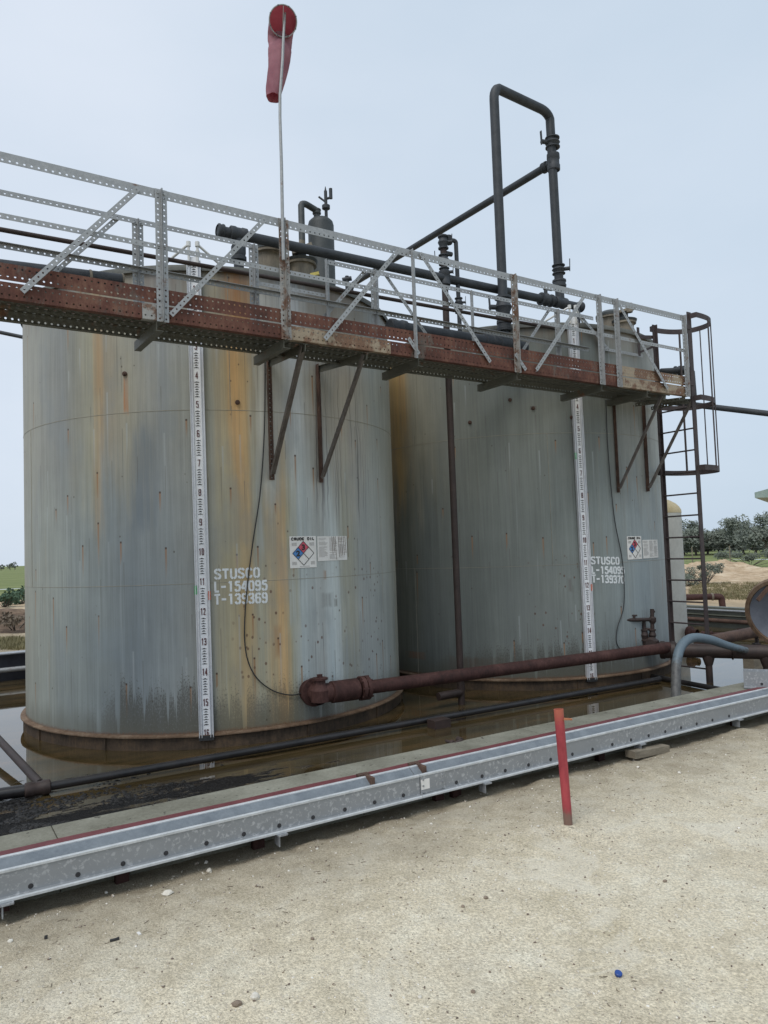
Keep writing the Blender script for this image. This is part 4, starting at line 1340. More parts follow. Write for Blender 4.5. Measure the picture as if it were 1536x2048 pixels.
# joists under the deck
def joist(s, z0=ZB-.085, o0=FO-.0, o1=BO+.10):
    mb = MB()
    mb.fbox(WK, s-.03, s-.026, o0, o1, z0, ZB-.002)
    mb.fbox(WK, s-.026, s+.03, o0, o1, z0, z0+.005)
    mb.fbox(WK, s-.026, s+.03, o0, o1, ZB-.008, ZB-.003)
    part(mb, 'joist', 'galv_dark')
for s in (.7-1.0, 1.87, 3.05, 4.6, 6.0, 7.45, 8.35):
    joist(s)
# railings
def rail(s0, s1, o, z, mat='galv', name='rail', w_=.055, hr=.0085, flange=True, fd=1):
    mb = MB()
    perf(mb, WK(s0, o, z-w_/2), WK(s1, o, z-w_/2), UP, w_, 1, .0508, hr, shift=-.24 if w_ > .06 else -.05)
    if flange:
        mb.fbox(WK, s0, s1, min(o+fd*.002, o+fd*.042), max(o+fd*.002, o+fd*.042), z-.004, z)
    part(mb, name, mat)
f_post = [-.9, 1.89, 3.04, 4.53, 5.97, 7.42, 7.75, S_END-.03]
for a, b in ((-2, 1.885), (1.892, 3.035), (3.045, 5.965), (5.975, S_END)):
    rail(a, b, FO-.008, ZT+.0, 'galv', 'top_rail', .082, .009)
rail(-2, 7.4, FO+.002, ZM+.02, 'galv', 'middle_rail', .045, .008, False)
rail(7.4, S_END, FO+.002, ZM+.02, 'galv', 'middle_rail', .045, .008, False)
bend = [(-2, 2.98, ), (3.87, 8.05)]
for (a, b) in ((-2, 2.98), (3.87, 8.05)):
    rail(a, b, BO+.01, ZT-.01, 'galv', 'top_rail', .050, .0085)
rail(-2, 7.9, BO-.004, ZM+.02, 'galv', 'middle_rail', .045, .008, True, -1)
rail(3.05, 3.86, BO+.03, 4.56, 'galv', 'gate_rail', .04, .008, False)
s_a, z_a = WK.sight(1212, 697, BO); s_b, z_b = WK.sight(1288, 712, BO)
rail(s_a, s_b, BO+.02, (z_a+z_b)/2+.02, 'galv', 'gate_rail', .04, .008, False)
def post(s, o, z0, z1, double, mat='galv', face=-1):
    mb = MB()
    n_ = -WK.n if face < 0 else WK.n
    if double:
        for sx in (-1, 1):
            perf(mb, WK(s+sx*.027, o, z0), WK(s+sx*.027, o, z1), WK.u, .048, 1, .0508, .0085)
            mb.fbox(WK, s+sx*.004-.0015, s+sx*.004+.0015, *sorted((o+face*.003, o+face*.038)), z0, z1)
    else:
        perf(mb, WK(s, o, z0), WK(s, o, z1), WK.u, .045, 1, .0508, .008)
        mb.fbox(WK, s-.024, s-.020, *sorted((o+face*.003, o+face*.04)), z0, z1)
    # bolts
    for zb_ in (z1-.035, z0+.07, z0+.19, ZM):
        for sx in ((-.027, .027) if double else (0,)):
            p = WK(s+sx, o, zb_)
            mb.cyl(p-WK.n*.012, p+WK.n*.008, .011, 6)
    part(mb, 'post', mat)
for s, dbl, mt in ((-.9, True, 'galv'), (1.89, True, 'galv'), (3.04, True, 'galv_rusty'), (4.53, False, 'galv'), (5.97, True, 'galv_rusty'), (7.42, True, 'galv'), (7.75, True, 'galv'), (S_END-.04, True, 'galv')):
    post(s, FO-.02, ZB-.01, ZT-.003, dbl, mt)
for px, py, dbl in ((276, 437, True), (508, 487, True), (655, 521, False), (750, 545, True), (945, 585, False), (1116, 622, True), (1204, 644, True)):
    s, _ = WK.sight(px, py, BO)
    post(s, BO+.02, 3.96, ZT-.012, dbl)
post(-1.2, BO+.02, 3.96, ZT-.012, True)
# braces
def brace(a, b, o, w_=.045):
    s0, z0 = WK.sight(*a, o); s1, z1 = WK.sight(*b, o)
    mb = MB()
    perf(mb, WK(s0, o, z0), WK(s1, o, z1), UP, w_, 1, .0508, .008)
    d_ = (WK(s1, o, z1)-WK(s0, o, z0)).normalized()
    sd_ = d_.cross(WK.n)
    e = sd_*(w_/2-.002)
    mb.bar(WK(s0, o+.017, z0)+e, WK(s1, o+.017, z1)+e, WK.n, .030, .003)
    part(mb, 'brace', 'galv')
for a, b in (((277, 376), (44, 583)), ((531, 437), (342, 630)), ((797, 500), (650, 678)), ((841, 506), (981, 724)), ((1170, 590), (1073, 740)), ((1234, 602), (1336, 778)), ((817, 676), (838, 708)), ((1031, 708), (1052, 740))):
    brace(a, b, FO-.034)
for a, b in (((238, 433), (104, 549)), ((731, 541), (641, 642)), ((771, 550), (857, 675)), ((1098, 620), (1036, 716)), ((1160, 630), (1218, 700))):
    brace(a, b, BO+.034, .04)
# brackets carrying the walkway off the tank walls
def bracket(c, leg, strut_top, name_lbl):
    (x0, y0), (x1, y1) = leg
    u0_, z0_ = oncyl(x0, y0, c); u1_, z1_ = oncyl(x1, y1, c)
    u_ = (u0_+u1_)/2
    base = bpy.data.objects.new('support_bracket', None)
    mb = MB()
    a = u_/TR
    tn = Vector((math.cos(a), math.sin(a), 0)); nr = Vector((math.sin(a), -math.cos(a), 0))
    pt, pb = cyl(u_, ZB+.10, c, .012), cyl(u_, z1_, c, .012)
    perf(mb, pb, pt, tn, .055, 1, .0508, .009)
    mb.bar(pb-tn*.026+nr*.025, pt-tn*.026+nr*.025, nr, .05, .005)
    br = part(mb, 'support_bracket', 'rust_brown')
    sT, zT_ = WK.sight(*strut_top, FO+.06)
    top = WK(sT, FO+.06, ZB-.02)
    foot = cyl(u_, z1_+.06, c, .04)
    mb = MB()
    mb.bar(foot, top, tn, .058, .006)
    dv = (top-foot).normalized()
    sv = tn.cross(dv).normalized()
    mb.bar(foot-tn*.029+sv*.022, top-tn*.029+sv*.022, sv, .045, .006)
    mb.build('strut', M['cage_light'], br)
    mb = MB()
    arm = cyl(u_, ZB+.045, c, .01)
    mb.bar(arm, top+(top-arm).normalized()*.05+Vector((0, 0, -.03)), UP, .07, .006)
    mb.bar(arm+Vector((0, 0, .035)), top+(top-arm).normalized()*.05+Vector((0, 0, .005)), tn, .05, .005)
    mb.build('arm', M['galv_dark'], br)
M['cage_light'] = mat_simple('grey_brown_angle_iron', (.07, .058, .05), (.17, .15, .135), 9, .65, .1, .2)
bracket(T1, ((540, 705), (540, 960)), (606, 673), '')
bracket(T1, ((637, 705), (638, 965)), (728, 690), '')
bracket(T2, ((1230, 798), (1232, 985)), (1323, 778), '')
bracket(T2, ((1287, 798), (1289, 983)), (1383, 792), '')
# crossing angle at the walkway's ladder end
mb = MB()
perf(mb, WK(S_END-.35, BO+.02, ZB-.03), WK(S_END-.05, FO+.02, ZB-.03), UP, .05, 1, .0508, .011)
perf(mb, WK(S_END-.02, BO, ZB-.06), WK(S_END-.02, FO, ZB-.06), UP, .05, 1, .0508, .011)
part(mb, 'end_brace', 'galv_dark')

# ------------------------------------------------------------------ caged ladder
LS = 9.36
L0 = WK(LS, 6.45, -.3)
t = thing('caged_ladder', 'dark rusty vertical ladder with a three-hoop safety cage at the right end of the walkway', 'ladder', L0)
NO, FA = FO+.02, BO+.0
mb = MB(); mb.bar(WK(LS, NO, -.3), WK(LS, NO, 5.02), WK.u, .085, .014); mb.bar(WK(LS+.03, NO+.02, -.3), WK(LS+.03, NO+.02, 5.02), WK.n, .04, .01)
mb.build('side_rail', M['cage'], t)
mb = MB(); mb.bar(WK(LS, FA, -.3), WK(LS, FA, 5.0), WK.u, .06, .014); mb.bar(WK(LS+.03, FA-.02, -.3), WK(LS+.03, FA-.02, 5.0), WK.n, .035, .01)
mb.build('side_rail', M['cage'], t)
z = .02
while z < 3.75:
    mb = MB(); mb.cyl(WK(LS, NO, z), WK(LS, FA, z), .0115, 8)
    mb.build('rung', M['cage'], t)
    z += .3048
def hoop(z, reach, half, wid=.055, oc=6.45):
    pts = []
    pts.append(WK(LS, FO+.02, z))
    for k in range(33):
        a = -math.pi/2 + math.pi*k/32
        ca, sa = math.cos(a), math.sin(a)
        pts.append(WK(LS + .02 + reach*(abs(ca)**.8), oc + half*math.copysign(abs(sa)**.85, sa), z))
    pts.append(WK(LS, BO, z))
    mb = MB()
    vs, fs = [], []
    for p in pts:
        vs += [p+Vector((0, 0, -wid/2)), p+Vector((0, 0, wid/2))]
    n = len(pts)
    # inner copy for thickness
    cen = WK(LS+reach*.3, oc, z)
    for p in pts:
        q = p + (cen-p).normalized()*.008
        vs += [q+Vector((0, 0, -wid/2)), q+Vector((0, 0, wid/2))]
    for k in range(n-1):
        a, b = 2*k, 2*k+2
        fs.append((a, b, b+1, a+1))
        a2, b2 = 2*n+a, 2*n+b
        fs.append((a2, a2+1, b2+1, b2))
        fs.append((a, a2, b2, b)); fs.append((a+1, b+1, b2+1, a2+1))
    mb.add(vs, fs)
    mb.build('cage_hoop', M['cage'], t, True)
    return pts
hz = [4.96, 3.79, 2.81]
hp = [hoop(q, .66, .385, .075) for q in hz]
for k, r in ((5, .011), (11, .009), (17, .009), (24, .016)):
    mb = MB(); mb.sweep([hp[0][k], hp[1][k], hp[2][k]], r, 8)
    mb.build('cage_bar', M['cage'], t)
for segs_ in (((WK(LS-.14, NO-.01, 4.80), WK(LS, NO-.01, 4.80), UP, .06),), ((WK(LS-.14, NO-.01, 4.0), WK(LS, NO-.01, 4.0), UP, .06),),
              ((WK(LS-.34, FA+.02, 4.78), WK(LS, FA+.02, 4.82), UP, .05), (WK(LS-.34, FA+.02, 4.55), WK(LS, FA+.02, 4.68), UP, .03), (WK(LS-.34, FA+.02, 4.5), WK(LS-.34, FA+.02, 4.92), WK.u, .05))):
    mb = MB()
    for (p_, q_, d_, w_) in segs_: mb.bar(p_, q_, d_, w_, .012)
    mb.build('mounting_bracket', M['cage'], t)

# ------------------------------------------------------------------ windsock
def wsp(px, py, o=FO-.06):
    s, z = WK.sight(px, py, o)
    return WK(s, o, z)
pb_ = wsp(565, 470)
t = thing('windsock', 'limp faded red windsock on a bent thin grey pole, rising above the walkway', 'windsock', pb_)
mb = MB(); mb.sweep([wsp(*q) for q in ((567, 520), (565, 440), (563, 330), (560, 235), (560, 190), (565, 120), (567, 70), (570, 26))], [.016, .016, .015, .014, .014, .0135, .013, .012], 12)
mb.build('pole', M['galv'], t, True)
C0 = wsp(566, 42)
vd_ = (CAMP-C0).normalized()
nrm = (vd_ + Vector((.10, 0, .10))).normalized()
sl = Vector((1, 0, 0))
def m_sock():
    n = NT('faded_red_fabric', .85, 0, .2)
    p = n.pos()
    c = n.ramp(n.noise(p, 9, 4), [(.3, (.34, .16, .20)), (.7, (.48, .26, .30))])
    n.color(c)
    n.b.inputs['Transmission Weight'].default_value = 0
    tr = n.n('ShaderNodeBsdfTranslucent')
    n.lk((.72, .27, .31), tr.inputs['Color'])
    ms = n.n('ShaderNodeMixShader')
    ms.inputs[0].default_value = .42
    n.t.links.new(n.b.outputs[0], ms.inputs[1])
    n.t.links.new(tr.outputs[0], ms.inputs[2])
    n.t.links.new(ms.outputs[0], n.o.inputs['Surface'])
    n.bump(n.noise(n.smul(p, (1, 1, .4)), 25, 3), .35, .01)
    return n.m
M['sock'] = m_sock()
def sock():
    import itertools
    up_ = (UP - nrm*UP.dot(nrm)).normalized()
    RR = .128
    RB_ = RR*1.35
    piv = C0 - up_*RB_
    mb = MB()
    P, Rr = [C0, C0-nrm*.02], [RR, RR]
    for k in range(1, 10):
        f_ = k/10*math.pi/2
        P.append(piv - nrm*.02 + (up_*math.cos(f_) - nrm*math.sin(f_))*RB_); Rr.append(RR-.001*k)
    path = [P[-1], wsp(559, 112)-vd_*.18, wsp(556, 135)-vd_*.17, wsp(552, 160)-vd_*.15, wsp(548, 182)-vd_*.13, wsp(547, 198)-vd_*.12]
    rads = [.119, .108, .098, .086, .075, .068]
    for i in range(len(path)-1):
        for k in range(1, 7):
            t_ = k/6
            P.append(path[i].lerp(path[i+1], t_)); Rr.append(rads[i]*(1-t_)+rads[i+1]*t_)
    for _ in range(2):
        P = P[:4] + [(P[i-1]+P[i]*2+P[i+1])/4 for i in range(4, len(P)-1)] + [P[-1]]
    mb.sweep(P, Rr, 40, False)
    # folds
    n = 40
    vv = []
    for i, v in enumerate(mb.v):
        ri, k = divmod(i, n)
        c = P[ri]
        f = 1 + .055*math.sin(k/n*math.tau*5+ri*.25)*min(1, ri/8) + .03*mnoise.noise(Vector(v)*16)
        if 11 < ri < 15: f *= .94
        vv.append(tuple(c + (Vector(v)-c)*f))
    inner = [tuple(P[i//n] + (Vector(v)-P[i//n])*.985) for i, v in enumerate(vv)]
    m2 = MB(); m2.v = vv+inner
    N0 = len(vv)
    m2.f = list(mb.f) + [tuple(N0+i for i in reversed(f)) for f in mb.f]
    last = (len(P)-1)*n
    for k in range(n):
        k2 = (k+1) % n
        m2.f.append((k, N0+k, N0+k2, k2))
        m2.f.append((last+k, last+k2, N0+last+k2, N0+last+k))
    return m2
sock().build('sock', M['sock'], t, True)
mb = MB()
ax = nrm.cross(Vector((0, 0, 1))).normalized(); ay = nrm.cross(ax).normalized()
ring_ = [C0+nrm*.004+(ax*math.cos(a)+ay*math.sin(a))*.130 for a in [math.tau*k/48 for k in range(49)]]
mb.sweep(ring_, .0055, 8, False)
mb.bar(C0-ay*.13, C0+ay*.13, ax, .006, .006)
for k in range(8):
    p = ring_[k*6+3]
    mb.lathe(p-nrm*.012, nrm, [(.006, 0), (.009, .012), (.006, .024)], 8)
mb.build('hoop', M['galv'], t, True)

# ------------------------------------------------------------------ other pipes up on the walkway
p0 = WK(-1.5, 7.0, 4.66); p1 = WK(7.9, 7.0, 4.765)
mb = MB(); mb.cyl(p0, p1, .022, 10)
o = mb.build('conduit', M['pipe_brown'], smooth=True); tag(o, 'thin brown conduit running level behind the walkway railings past both tanks', 'conduit')
a_ = atz(-60, 518, 4.30); 
s0, o0 = WK.sz(0, 545, 4.15); s1, o1 = WK.sz(250, 562, 4.15)
A_ = WK(*WK.sight(-260, 490, 6.98)[:1], 6.98, WK.sight(-100, 520, 6.98)[1]); 
sA, zA = WK.sight(0, 534, 6.93); sB, zB = WK.sight(245, 563, 6.93)
dA = (zB-zA)/(sB-sA)
t = thing('boarded_pipe', 'fat blue-black pipe behind the walkway at the left, ending above the nearer tank', 'pipe', WK(sB, 6.93, zB))
mb = MB(); mb.cyl(WK(-2, 6.93, zA+dA*(-2-sA)), WK(sB, 6.93, zB), .066, 20)
mb.build('pipe_run', M['pipe_dark'], t, True)
mb = MB(); mb.lathe(WK(sB-.30, 6.93, zB-dA*.30), WK.u, [(.067, 0), (.073, .005), (.073, .02), (.067, .025)], 20)
mb.lathe(WK(sB-.012, 6.93, zB), WK.u, [(.067, 0), (.072, .002), (.072, .014), (.055, .016)], 20)
mb.build('clamp_band', M['hatch'], t, True)
mb = MB(); mb.cyl(atY(-60, 652, 13.2), atY(120, 690, 13.4), .035, 10)
o = mb.build('distant_pipe', M['pipe_dark'], smooth=True); tag(o, 'short level dark pipe seen left of the nearer tank, just below the walkway', 'pipe')
# pipe leaving to the right behind the ladder, with a valve
pr0, pr1 = atY(1330, 803, 11.6), atY(1620, 837, 10.9)
t = thing('outlet_pipe', 'level dark pipe leading off to the right sky edge from behind the caged ladder', 'pipe', pr0)
mb = MB(); mb.cyl(pr0, pr1, .045, 14)
mb.build('pipe_run', M['pipe_dark'], t, True)
q0, q1 = atY(1322, 743, 11.7), atY(1384, 740, 11.3)
t = thing('branch_valve_pipe', 'short dark valved pipe poking out between the ladder rails and the farther tank top', 'pipe', q0)
mb = MB(); mb.pipe([q0, q1, q1+Vector((0, 0, -.45))], .05, .08, 14)
mb.build('pipe_run', M['pipe_dark'], t, True)
valve(t, (q0+q1)/2+Vector((.05, 0, 0)), q1-q0, .05, L=.16, hd=(0, 0, -1))

# cables hanging on the shells
def cable(c, pts, label, off=.02):
    P = []
    for px, py in pts:
        u_, z_ = oncyl(px, py, c, TR+off)
        a = u_/TR
        P.append(Vector((c.x+(TR+off)*math.sin(a), c.y-(TR+off)*math.cos(a), z_)))
    # Catmull-Rom
    Q = []
    for i in range(len(P)-1):
        p0, p1, p2, p3 = P[max(i-1, 0)], P[i], P[i+1], P[min(i+2, len(P)-1)]
        for k in range(8):
            t_ = k/8
            Q.append(.5*((2*p1)+(p2-p0)*t_+(2*p0-5*p1+4*p2-p3)*t_*t_+(3*p1-p0-3*p2+p3)*t_**3))
    Q.append(P[-1])
    mb = MB(); mb.sweep(Q, .0065, 8)
    o = mb.build('cable', M['wire'], smooth=True)
    tag(o, label, 'cable', None)
cable(T1, [(530, 712), (529, 850), (521, 980), (505, 1090), (492, 1200), (490, 1290), (506, 1345), (540, 1378), (580, 1390), (612, 1384)], 'thin black cable looping down the nearer tank past its white stencilled numbers')
cable(T2, [(1212, 800), (1216, 900), (1228, 1030), (1243, 1110), (1248, 1160), (1247, 1215), (1235, 1255), (1233, 1285), (1246, 1306)], 'thin black cable hanging down the farther tank beside its placards')

# ------------------------------------------------------------------ low pipes
PZ = .31
pa = atz(648, 1390, PZ); pe = atz(1338, 1298, PZ)
pd_ = (pe-pa).normalized()
t = thing('tank_outlet_pipe', 'thick maroon rusted pipe with flanged elbow leaving the nearer tank low down', 'pipe', Vector((pa.x, pa.y, WATER)))
un, zn = oncyl(618, 1385, T1)
nz = cyl(un, PZ+.02, T1, -.02); nzo = cyl(un, PZ+.02, T1, 1)-cyl(un, PZ+.02, T1, 0)
mb = MB(); mb.lathe(nz, nzo, [(.12, 0), (.12, .03), (.10, .04), (.10, .10), (.15, .11), (.15, .15), (.10, .16)], 24)
mb.build('nozzle', M['pipe_maroon'], t, True)
el = nz + nzo.normalized()*.26
mb = MB(); mb.pipe([nz+nzo.normalized()*.12, el, el+pd_*.24], .10, .12, 20)
mb.lathe(el+Vector((0, 0, .02)), (0, 0, 1), [(.10, -.1), (.105, .02), (.06, .08), (.06, .12), (.085, .125), (.085, .145), (.03, .15), (.03, .18), (0, .18)], 20)
mb.lathe(el+Vector((0, 0, -.02)), -nzo, [(.10, 0), (.09, .04), (0, .07)], 20)
mb.build('elbow', M['pipe_maroon'], t, True)
st_ = el + pd_*.10
pln = Vector((pe.x, pe.y, st_.z))
pd2 = (pln-st_).normalized()
Lp = (pln-st_).length
mb = MB(); mb.lathe(st_+pd2*.02, pd2, [(.09, 0), (.115, .01), (.115, .30), (.10, .32)], 20)
mb.build('valve_body', M['pipe_maroon'], t, True)
mb = MB(); mb.lathe(st_+pd2*.36, pd2, [(.08, 0), (.13, .005), (.13, .045), (.09, .05), (.13, .06), (.13, .10), (.085, .12)], 20)
for k in range(8):
    a = k/8*math.tau
    s_ = pd2.orthogonal().normalized(); b_ = pd2.cross(s_)
    q = st_+pd2*.35+(s_*math.cos(a)+b_*math.sin(a))*.118
    mb.cyl(q, q+pd2*.13, .011, 6)
mb.build('flange', M['pipe_maroon'], t, True)
mb = MB(); mb.cyl(st_+pd2*.4, pln, .074, 20)
mb.build('pipe_run', M['pipe_maroon'], t, True)
# tank 2 outlet manifold
un2, zn2 = oncyl(1300, 1284, T2)
nzz = cyl(un2, PZ+.10, T2, 0)
t = thing('outlet_manifold', 'rusty valve manifold with twin upright stems at the base of the farther tank', 'manifold', Vector((nzz.x, nzz.y, .1)))
def M2(px, py, Y=10.15): return atY(px, py, Y)
Yb = nzz.y-.12
mb = MB(); mb.cyl(cyl(un2, PZ+.06, T2, -.02), M2(1302, 1290, Yb-.15), .07, 16)
mb.lathe(M2(1302, 1288, Yb), (0, 0, 1), [(.05, -.1), (.11, -.05), (.11, .05), (.05, .1)], 18)
mb.pipe([M2(1302, 1292, Yb), M2(1338, 1298, Yb-.1)], .075)
mb.build('manifold_body', M['pipe_brown'], t, True)
for px, yt in ((1289, 1243), (1305, 1238)):
    p = M2(px, 1288, Yb); p2 = M2(px-1, yt, Yb)
    mb = MB(); mb.cyl(p, p2, .024, 12)
    mb.build('stem', M['pipe_brown'], t, True)
    valve(t, M2(px, 1270, Yb), (0, 0, 1), .034, 'pipe_brown', L=.17)
mb = MB(); mb.cyl(M2(1305, 1262, Yb), M2(1304, 1218, Yb), .028, 12); mb.cyl(M2(1304, 1225, Yb), M2(1309, 1222, Yb), .02, 8); mb.lathe(M2(1305, 1240, Yb), (0, 0, 1), [(.03, -.05), (.05, -.02), (.05, .03), (.03, .05)], 12)
mb.build('vent_stem', M['pipe_brown'], t, True)
mb = MB(); mb.cyl(M2(1290, 1258, Yb), M2(1305, 1258, Yb), .016, 8); mb.build('link_pipe', M['pipe_brown'], t, True)
mb = MB(); mb.cyl(M2(1306, 1239, Yb), M2(1248, 1240, Yb-.15), .026, 12); mb.cyl(M2(1268, 1240, Yb-.1), M2(1268, 1230, Yb-.1), .02, 8); mb.cyl(M2(1263, 1231, Yb-.1), M2(1274, 1231, Yb-.1), .012, 8)
mb.build('cross_pipe', M['pipe_brown'], t, True)
# pipes at the right edge
ma = atz(1330, 1300, .29); mc = atz(1600, 1306, .29)
t = thing('manifold_pipe', 'thick dark pipe running off the right edge over the wood block, hose lying on it', 'pipe', Vector((ma.x, ma.y, WATER)))
mb = MB(); mb.cyl(ma, mc, .095, 20)
mb.build('pipe_run', M['pipe_brown'], t, True)
fitting(t, ma+(mc-ma).normalized()*.04, mc-ma, .10, .22, 'pipe_brown', 'tee')
fitting(t, ma+(mc-ma).normalized()*.85, mc-ma, .096, .03, 'pipe_brown', 'weld_collar')
for q in (.55, 1.25):
    p = ma+(mc-ma).normalized()*q
    mb = MB(); mb.cyl(p, (p.x, p.y, -.3), .045, 12); mb.lathe((p.x, p.y, .2), (0, 0, 1), [(.05, -.1), (.08, 0), (.08, .06)], 12)
    mb.build('stand', M['pipe_brown'], t, True)
mb2 = MB(); m0, m1_ = atz(1398, 1286, .33), atz(1540, 1258, .33)
t = thing('slanting_pipe', 'brown rusted pipe angling back from the manifold pipe to the rusty dish', 'pipe', Vector((m0.x, m0.y, WATER)))
mb2.cyl(m0, m1_, .085, 18)
mb2.build('pipe_run', M['rust_brown'], t, True)
mb = MB(); mb.cyl(atz(1513, 1270, .25), (atz(1513, 1270, .25).x, atz(1513, 1270, .25).y, -.3), .03, 10)
mb.box(atz(1513, 1290, .12), Vector((1, 0, 0)), Vector((0, 1, 0)), UP, .10, .08, .06)
mb.build('stand', M['pipe_brown'], t, True)
# hose
hps = [atY(1500, 1303, 9.95), atY(1455, 1291, 9.8), atY(1418, 1279, 9.65), atY(1385, 1276, 9.5), atY(1364, 1290, 9.35), atY(1354, 1320, 9.22), atY(1352, 1360, 9.1), atY(1352, 1400, 9.0), atY(1352, 1425, 8.95)]
Q = []
for i in range(len(hps)-1):
    p0, p1, p2, p3 = hps[max(i-1, 0)], hps[i], hps[i+1], hps[min(i+2, len(hps)-1)]
    for k in range(8):
        t_ = k/8
        Q.append(.5*((2*p1)+(p2-p0)*t_+(2*p0-5*p1+4*p2-p3)*t_*t_+(3*p1-p0-3*p2+p3)*t_**3))
def m_hose():
    n = NT('blue_grey_rubber_hose', .55)
    p = n.pos()
    z = n.sep(p)[2]
    nz_ = n.noise(p, 25, 4, .6)
    c = n.ramp(nz_, [(.3, (.06, .06, .06)), (.7, (.13, .13, .125))])
    bm = n.ss(n.addm(z, n.mul(n.sub(nz_, .5), .25)), .28, .40)
    c = n.mix(n.mul(bm, .7), c, (.13, .19, .235))
    n.color(c)
    n.bump(n.noise(n.smul(p, (1, 1, 6)), 12, 2), .3, .004)
    return n.m
mb = MB(); mb.sweep(Q, [.040 + .018*min(1, i_/14) for i_ in range(len(Q))], 18)
o = mb.build('suction_hose', m_hose(), smooth=True); tag(o, 'blue-grey hose arching over the pipe and down into the water behind the wall', 'hose')
# long black pipe lying in the water, with slanting leg at left
bz_ = -.075
b0, b1 = atz(-120, 1606, bz_), atz(1320, 1358, bz_)
s0, o0 = KF.sz(75, 1577, bz_)
t = thing('submerged_pipe', 'long thin black pipe lying in the water between the tanks and the wall', 'pipe', atz(500, 1515, WATER))
mb = MB(); mb.cyl(b0, atz(75, 1577, bz_), .05, 14)
mb.cyl(atz(75, 1577, bz_), b1, .036, 14)
mb.build('pipe_run', M['black'], t, True)
fitting(t, atz(75, 1577, bz_), b1-b0, .05, .20, 'pipe_brown', 'tee')
mb = MB(); jn = atz(80, 1572, bz_)
mb.cyl(jn+Vector((0, 0, .02)), atz(-90, 1385, .15), .036, 12)
mb.build('slanting_leg', M['pipe_brown'], t, True)
mb = MB(); mb.cyl(atz(1300, 1352, -.10), atz(1560, 1402, -.10), .035, 12)
o = mb.build('submerged_pipe', M['black'], smooth=True); tag(o, 'short black pipe in the water just behind the blue-grey hose', 'pipe')
mb = MB(); bx = atz(878, 1447, -.10)
mb.box(bx, KF.u, KF.n, UP, .21, .15, .10)
o = mb.build('steel_box', M['pipe_brown']); tag(o, 'small rusty brown box half sunk in the water beside the black pipe', 'box')
mb = MB(); q = atz(908, 1487, .30)
mb.lathe(q+KF.n*.0, KF.n, [(.0, 0), (.022, .0), (.024, .03), (.012, .04), (.012, .10), (0, .1)], 14)
mb.lathe(q+KF.u*.075+Vector((0, 0, .012)), KF.n, [(.0, 0), (.02, .0), (.022, .05), (0, .06)], 12)
mb.cyl(q, q+KF.u*.075+Vector((0, 0, .012)), .012, 8)
o = mb.build('small_valve', M['pipe_brown'], smooth=True); tag(o, 'small dark valve peeking over the back edge of the concrete wall', 'valve')
# rusty valves lying behind the ladder
t = thing('valve_line', 'low line of rusty small valves in the water behind the caged ladder', 'pipe', atz(1420, 1265, WATER))
a, b = atz(1362, 1268, -.02), atz(1490, 1268, .02)
mb = MB(); mb.cyl(a, b, .03, 12)
mb.build('pipe_run', M['pipe_maroon'], t, True)
for q in (.12, .42, .9):
    valve(t, a.lerp(b, q), b-a, .04, 'pipe_maroon', hd=(0, 0, 1), L=.2)
a, b = atz(1366, 1195, .45), atz(1444, 1193, .45)
t = thing('hooked_pipe', 'brown pipe ending in a down-turned elbow over the far right wall', 'pipe', a)
mb = MB(); mb.pipe([a, b, b+Vector((0, 0, -.25))], .075, .10, 14)
mb.build('pipe_run', M['pipe_maroon'], t, True)
fitting(t, b-(b-a).normalized()*.22, b-a, .075, .05, 'hatch', 'collar')
# wood block under the pipe
p = atz(1513, 1356, WATER)
mb = MB(); mb.box(Vector((p.x, p.y+.06, WATER+.13)), KF.u, KF.n, UP, .24, .16, .30)
o = mb.build('wood_block', M['wood']); tag(o, 'upright wooden block propping the thick pipe at the right edge', 'wood block')
# rusty dish
dc = atY(1572, 1228, 10.3)
dn = Vector((-.62, -.72, -.30)).normalized()
t = thing('steel_dish', 'big tilted rusty-rimmed round dish, grey-blue inside, cut by the right edge', 'dish', Vector((dc.x, dc.y, GZ)))
mb = MB(); mb.lathe(dc, dn, [(0, -.12), (.2, -.10), (.36, -.05), (.46, -.0)], 40)
mb.build('dish_face', mat_simple('blue_grey_dish_paint', (.13, .145, .18), (.2, .215, .25), 5, .6), t, True)
mb = MB(); mb.lathe(dc, dn, [(.46, -.01), (.47, .03), (.52, .03), (.53, -.05), (.47, -.11), (.30, -.2), (0, -.22)], 40)
mb.build('rim', M['rim'], t, True)
mb = MB(); mb.cyl(dc-dn*.15, Vector((dc.x+.2, dc.y+.3, -.3)), .08, 14)
mb.bar(dc+Vector((-.38, 0, .20)), dc+Vector((.0, .0, .60)), UP, .05, .03)
mb.build('arm', M['rust_brown'], t, True)

# ------------------------------------------------------------------ containment wall
def extr(mb, F, s0, s1, prof, n=1):
    """extrude an (o,z) profile along s"""
    m_ = len(prof)
    vs = [F(s, o, z) for s in (s0, s1) for o, z in prof]
    fs = [(i, (i+1) % m_, (i+1) % m_+m_, i+m_) for i in range(m_)]
    fs += [tuple(range(m_))[::-1], tuple(range(m_, 2*m_))]
    mb.add(vs, fs)
WS0, WS1 = -14.0, 9.4
t = thing('containment_wall', 'long low concrete wall faced with galvanised steel channel, crossing in front of the tanks', 'wall', KF(1, 4.5, GZ))
joints = [-14, -7.7, -4.6, KF.sz(112, 1670, .31)[0], KF.sz(1130, 1480, .31)[0], WS1]
for a, b in zip(joints[:-1], joints[1:]):
    mb = MB(); extr(mb, KF, a+.003, b-.003, [(4.34, -.35), (4.66, -.35), (4.66, .300), (4.652, .308), (4.35, .308), (4.34, .300)])
    mb.build('concrete_cap', M['concrete'], t)
mb = MB()
ns = 120
vs, fs = [], []
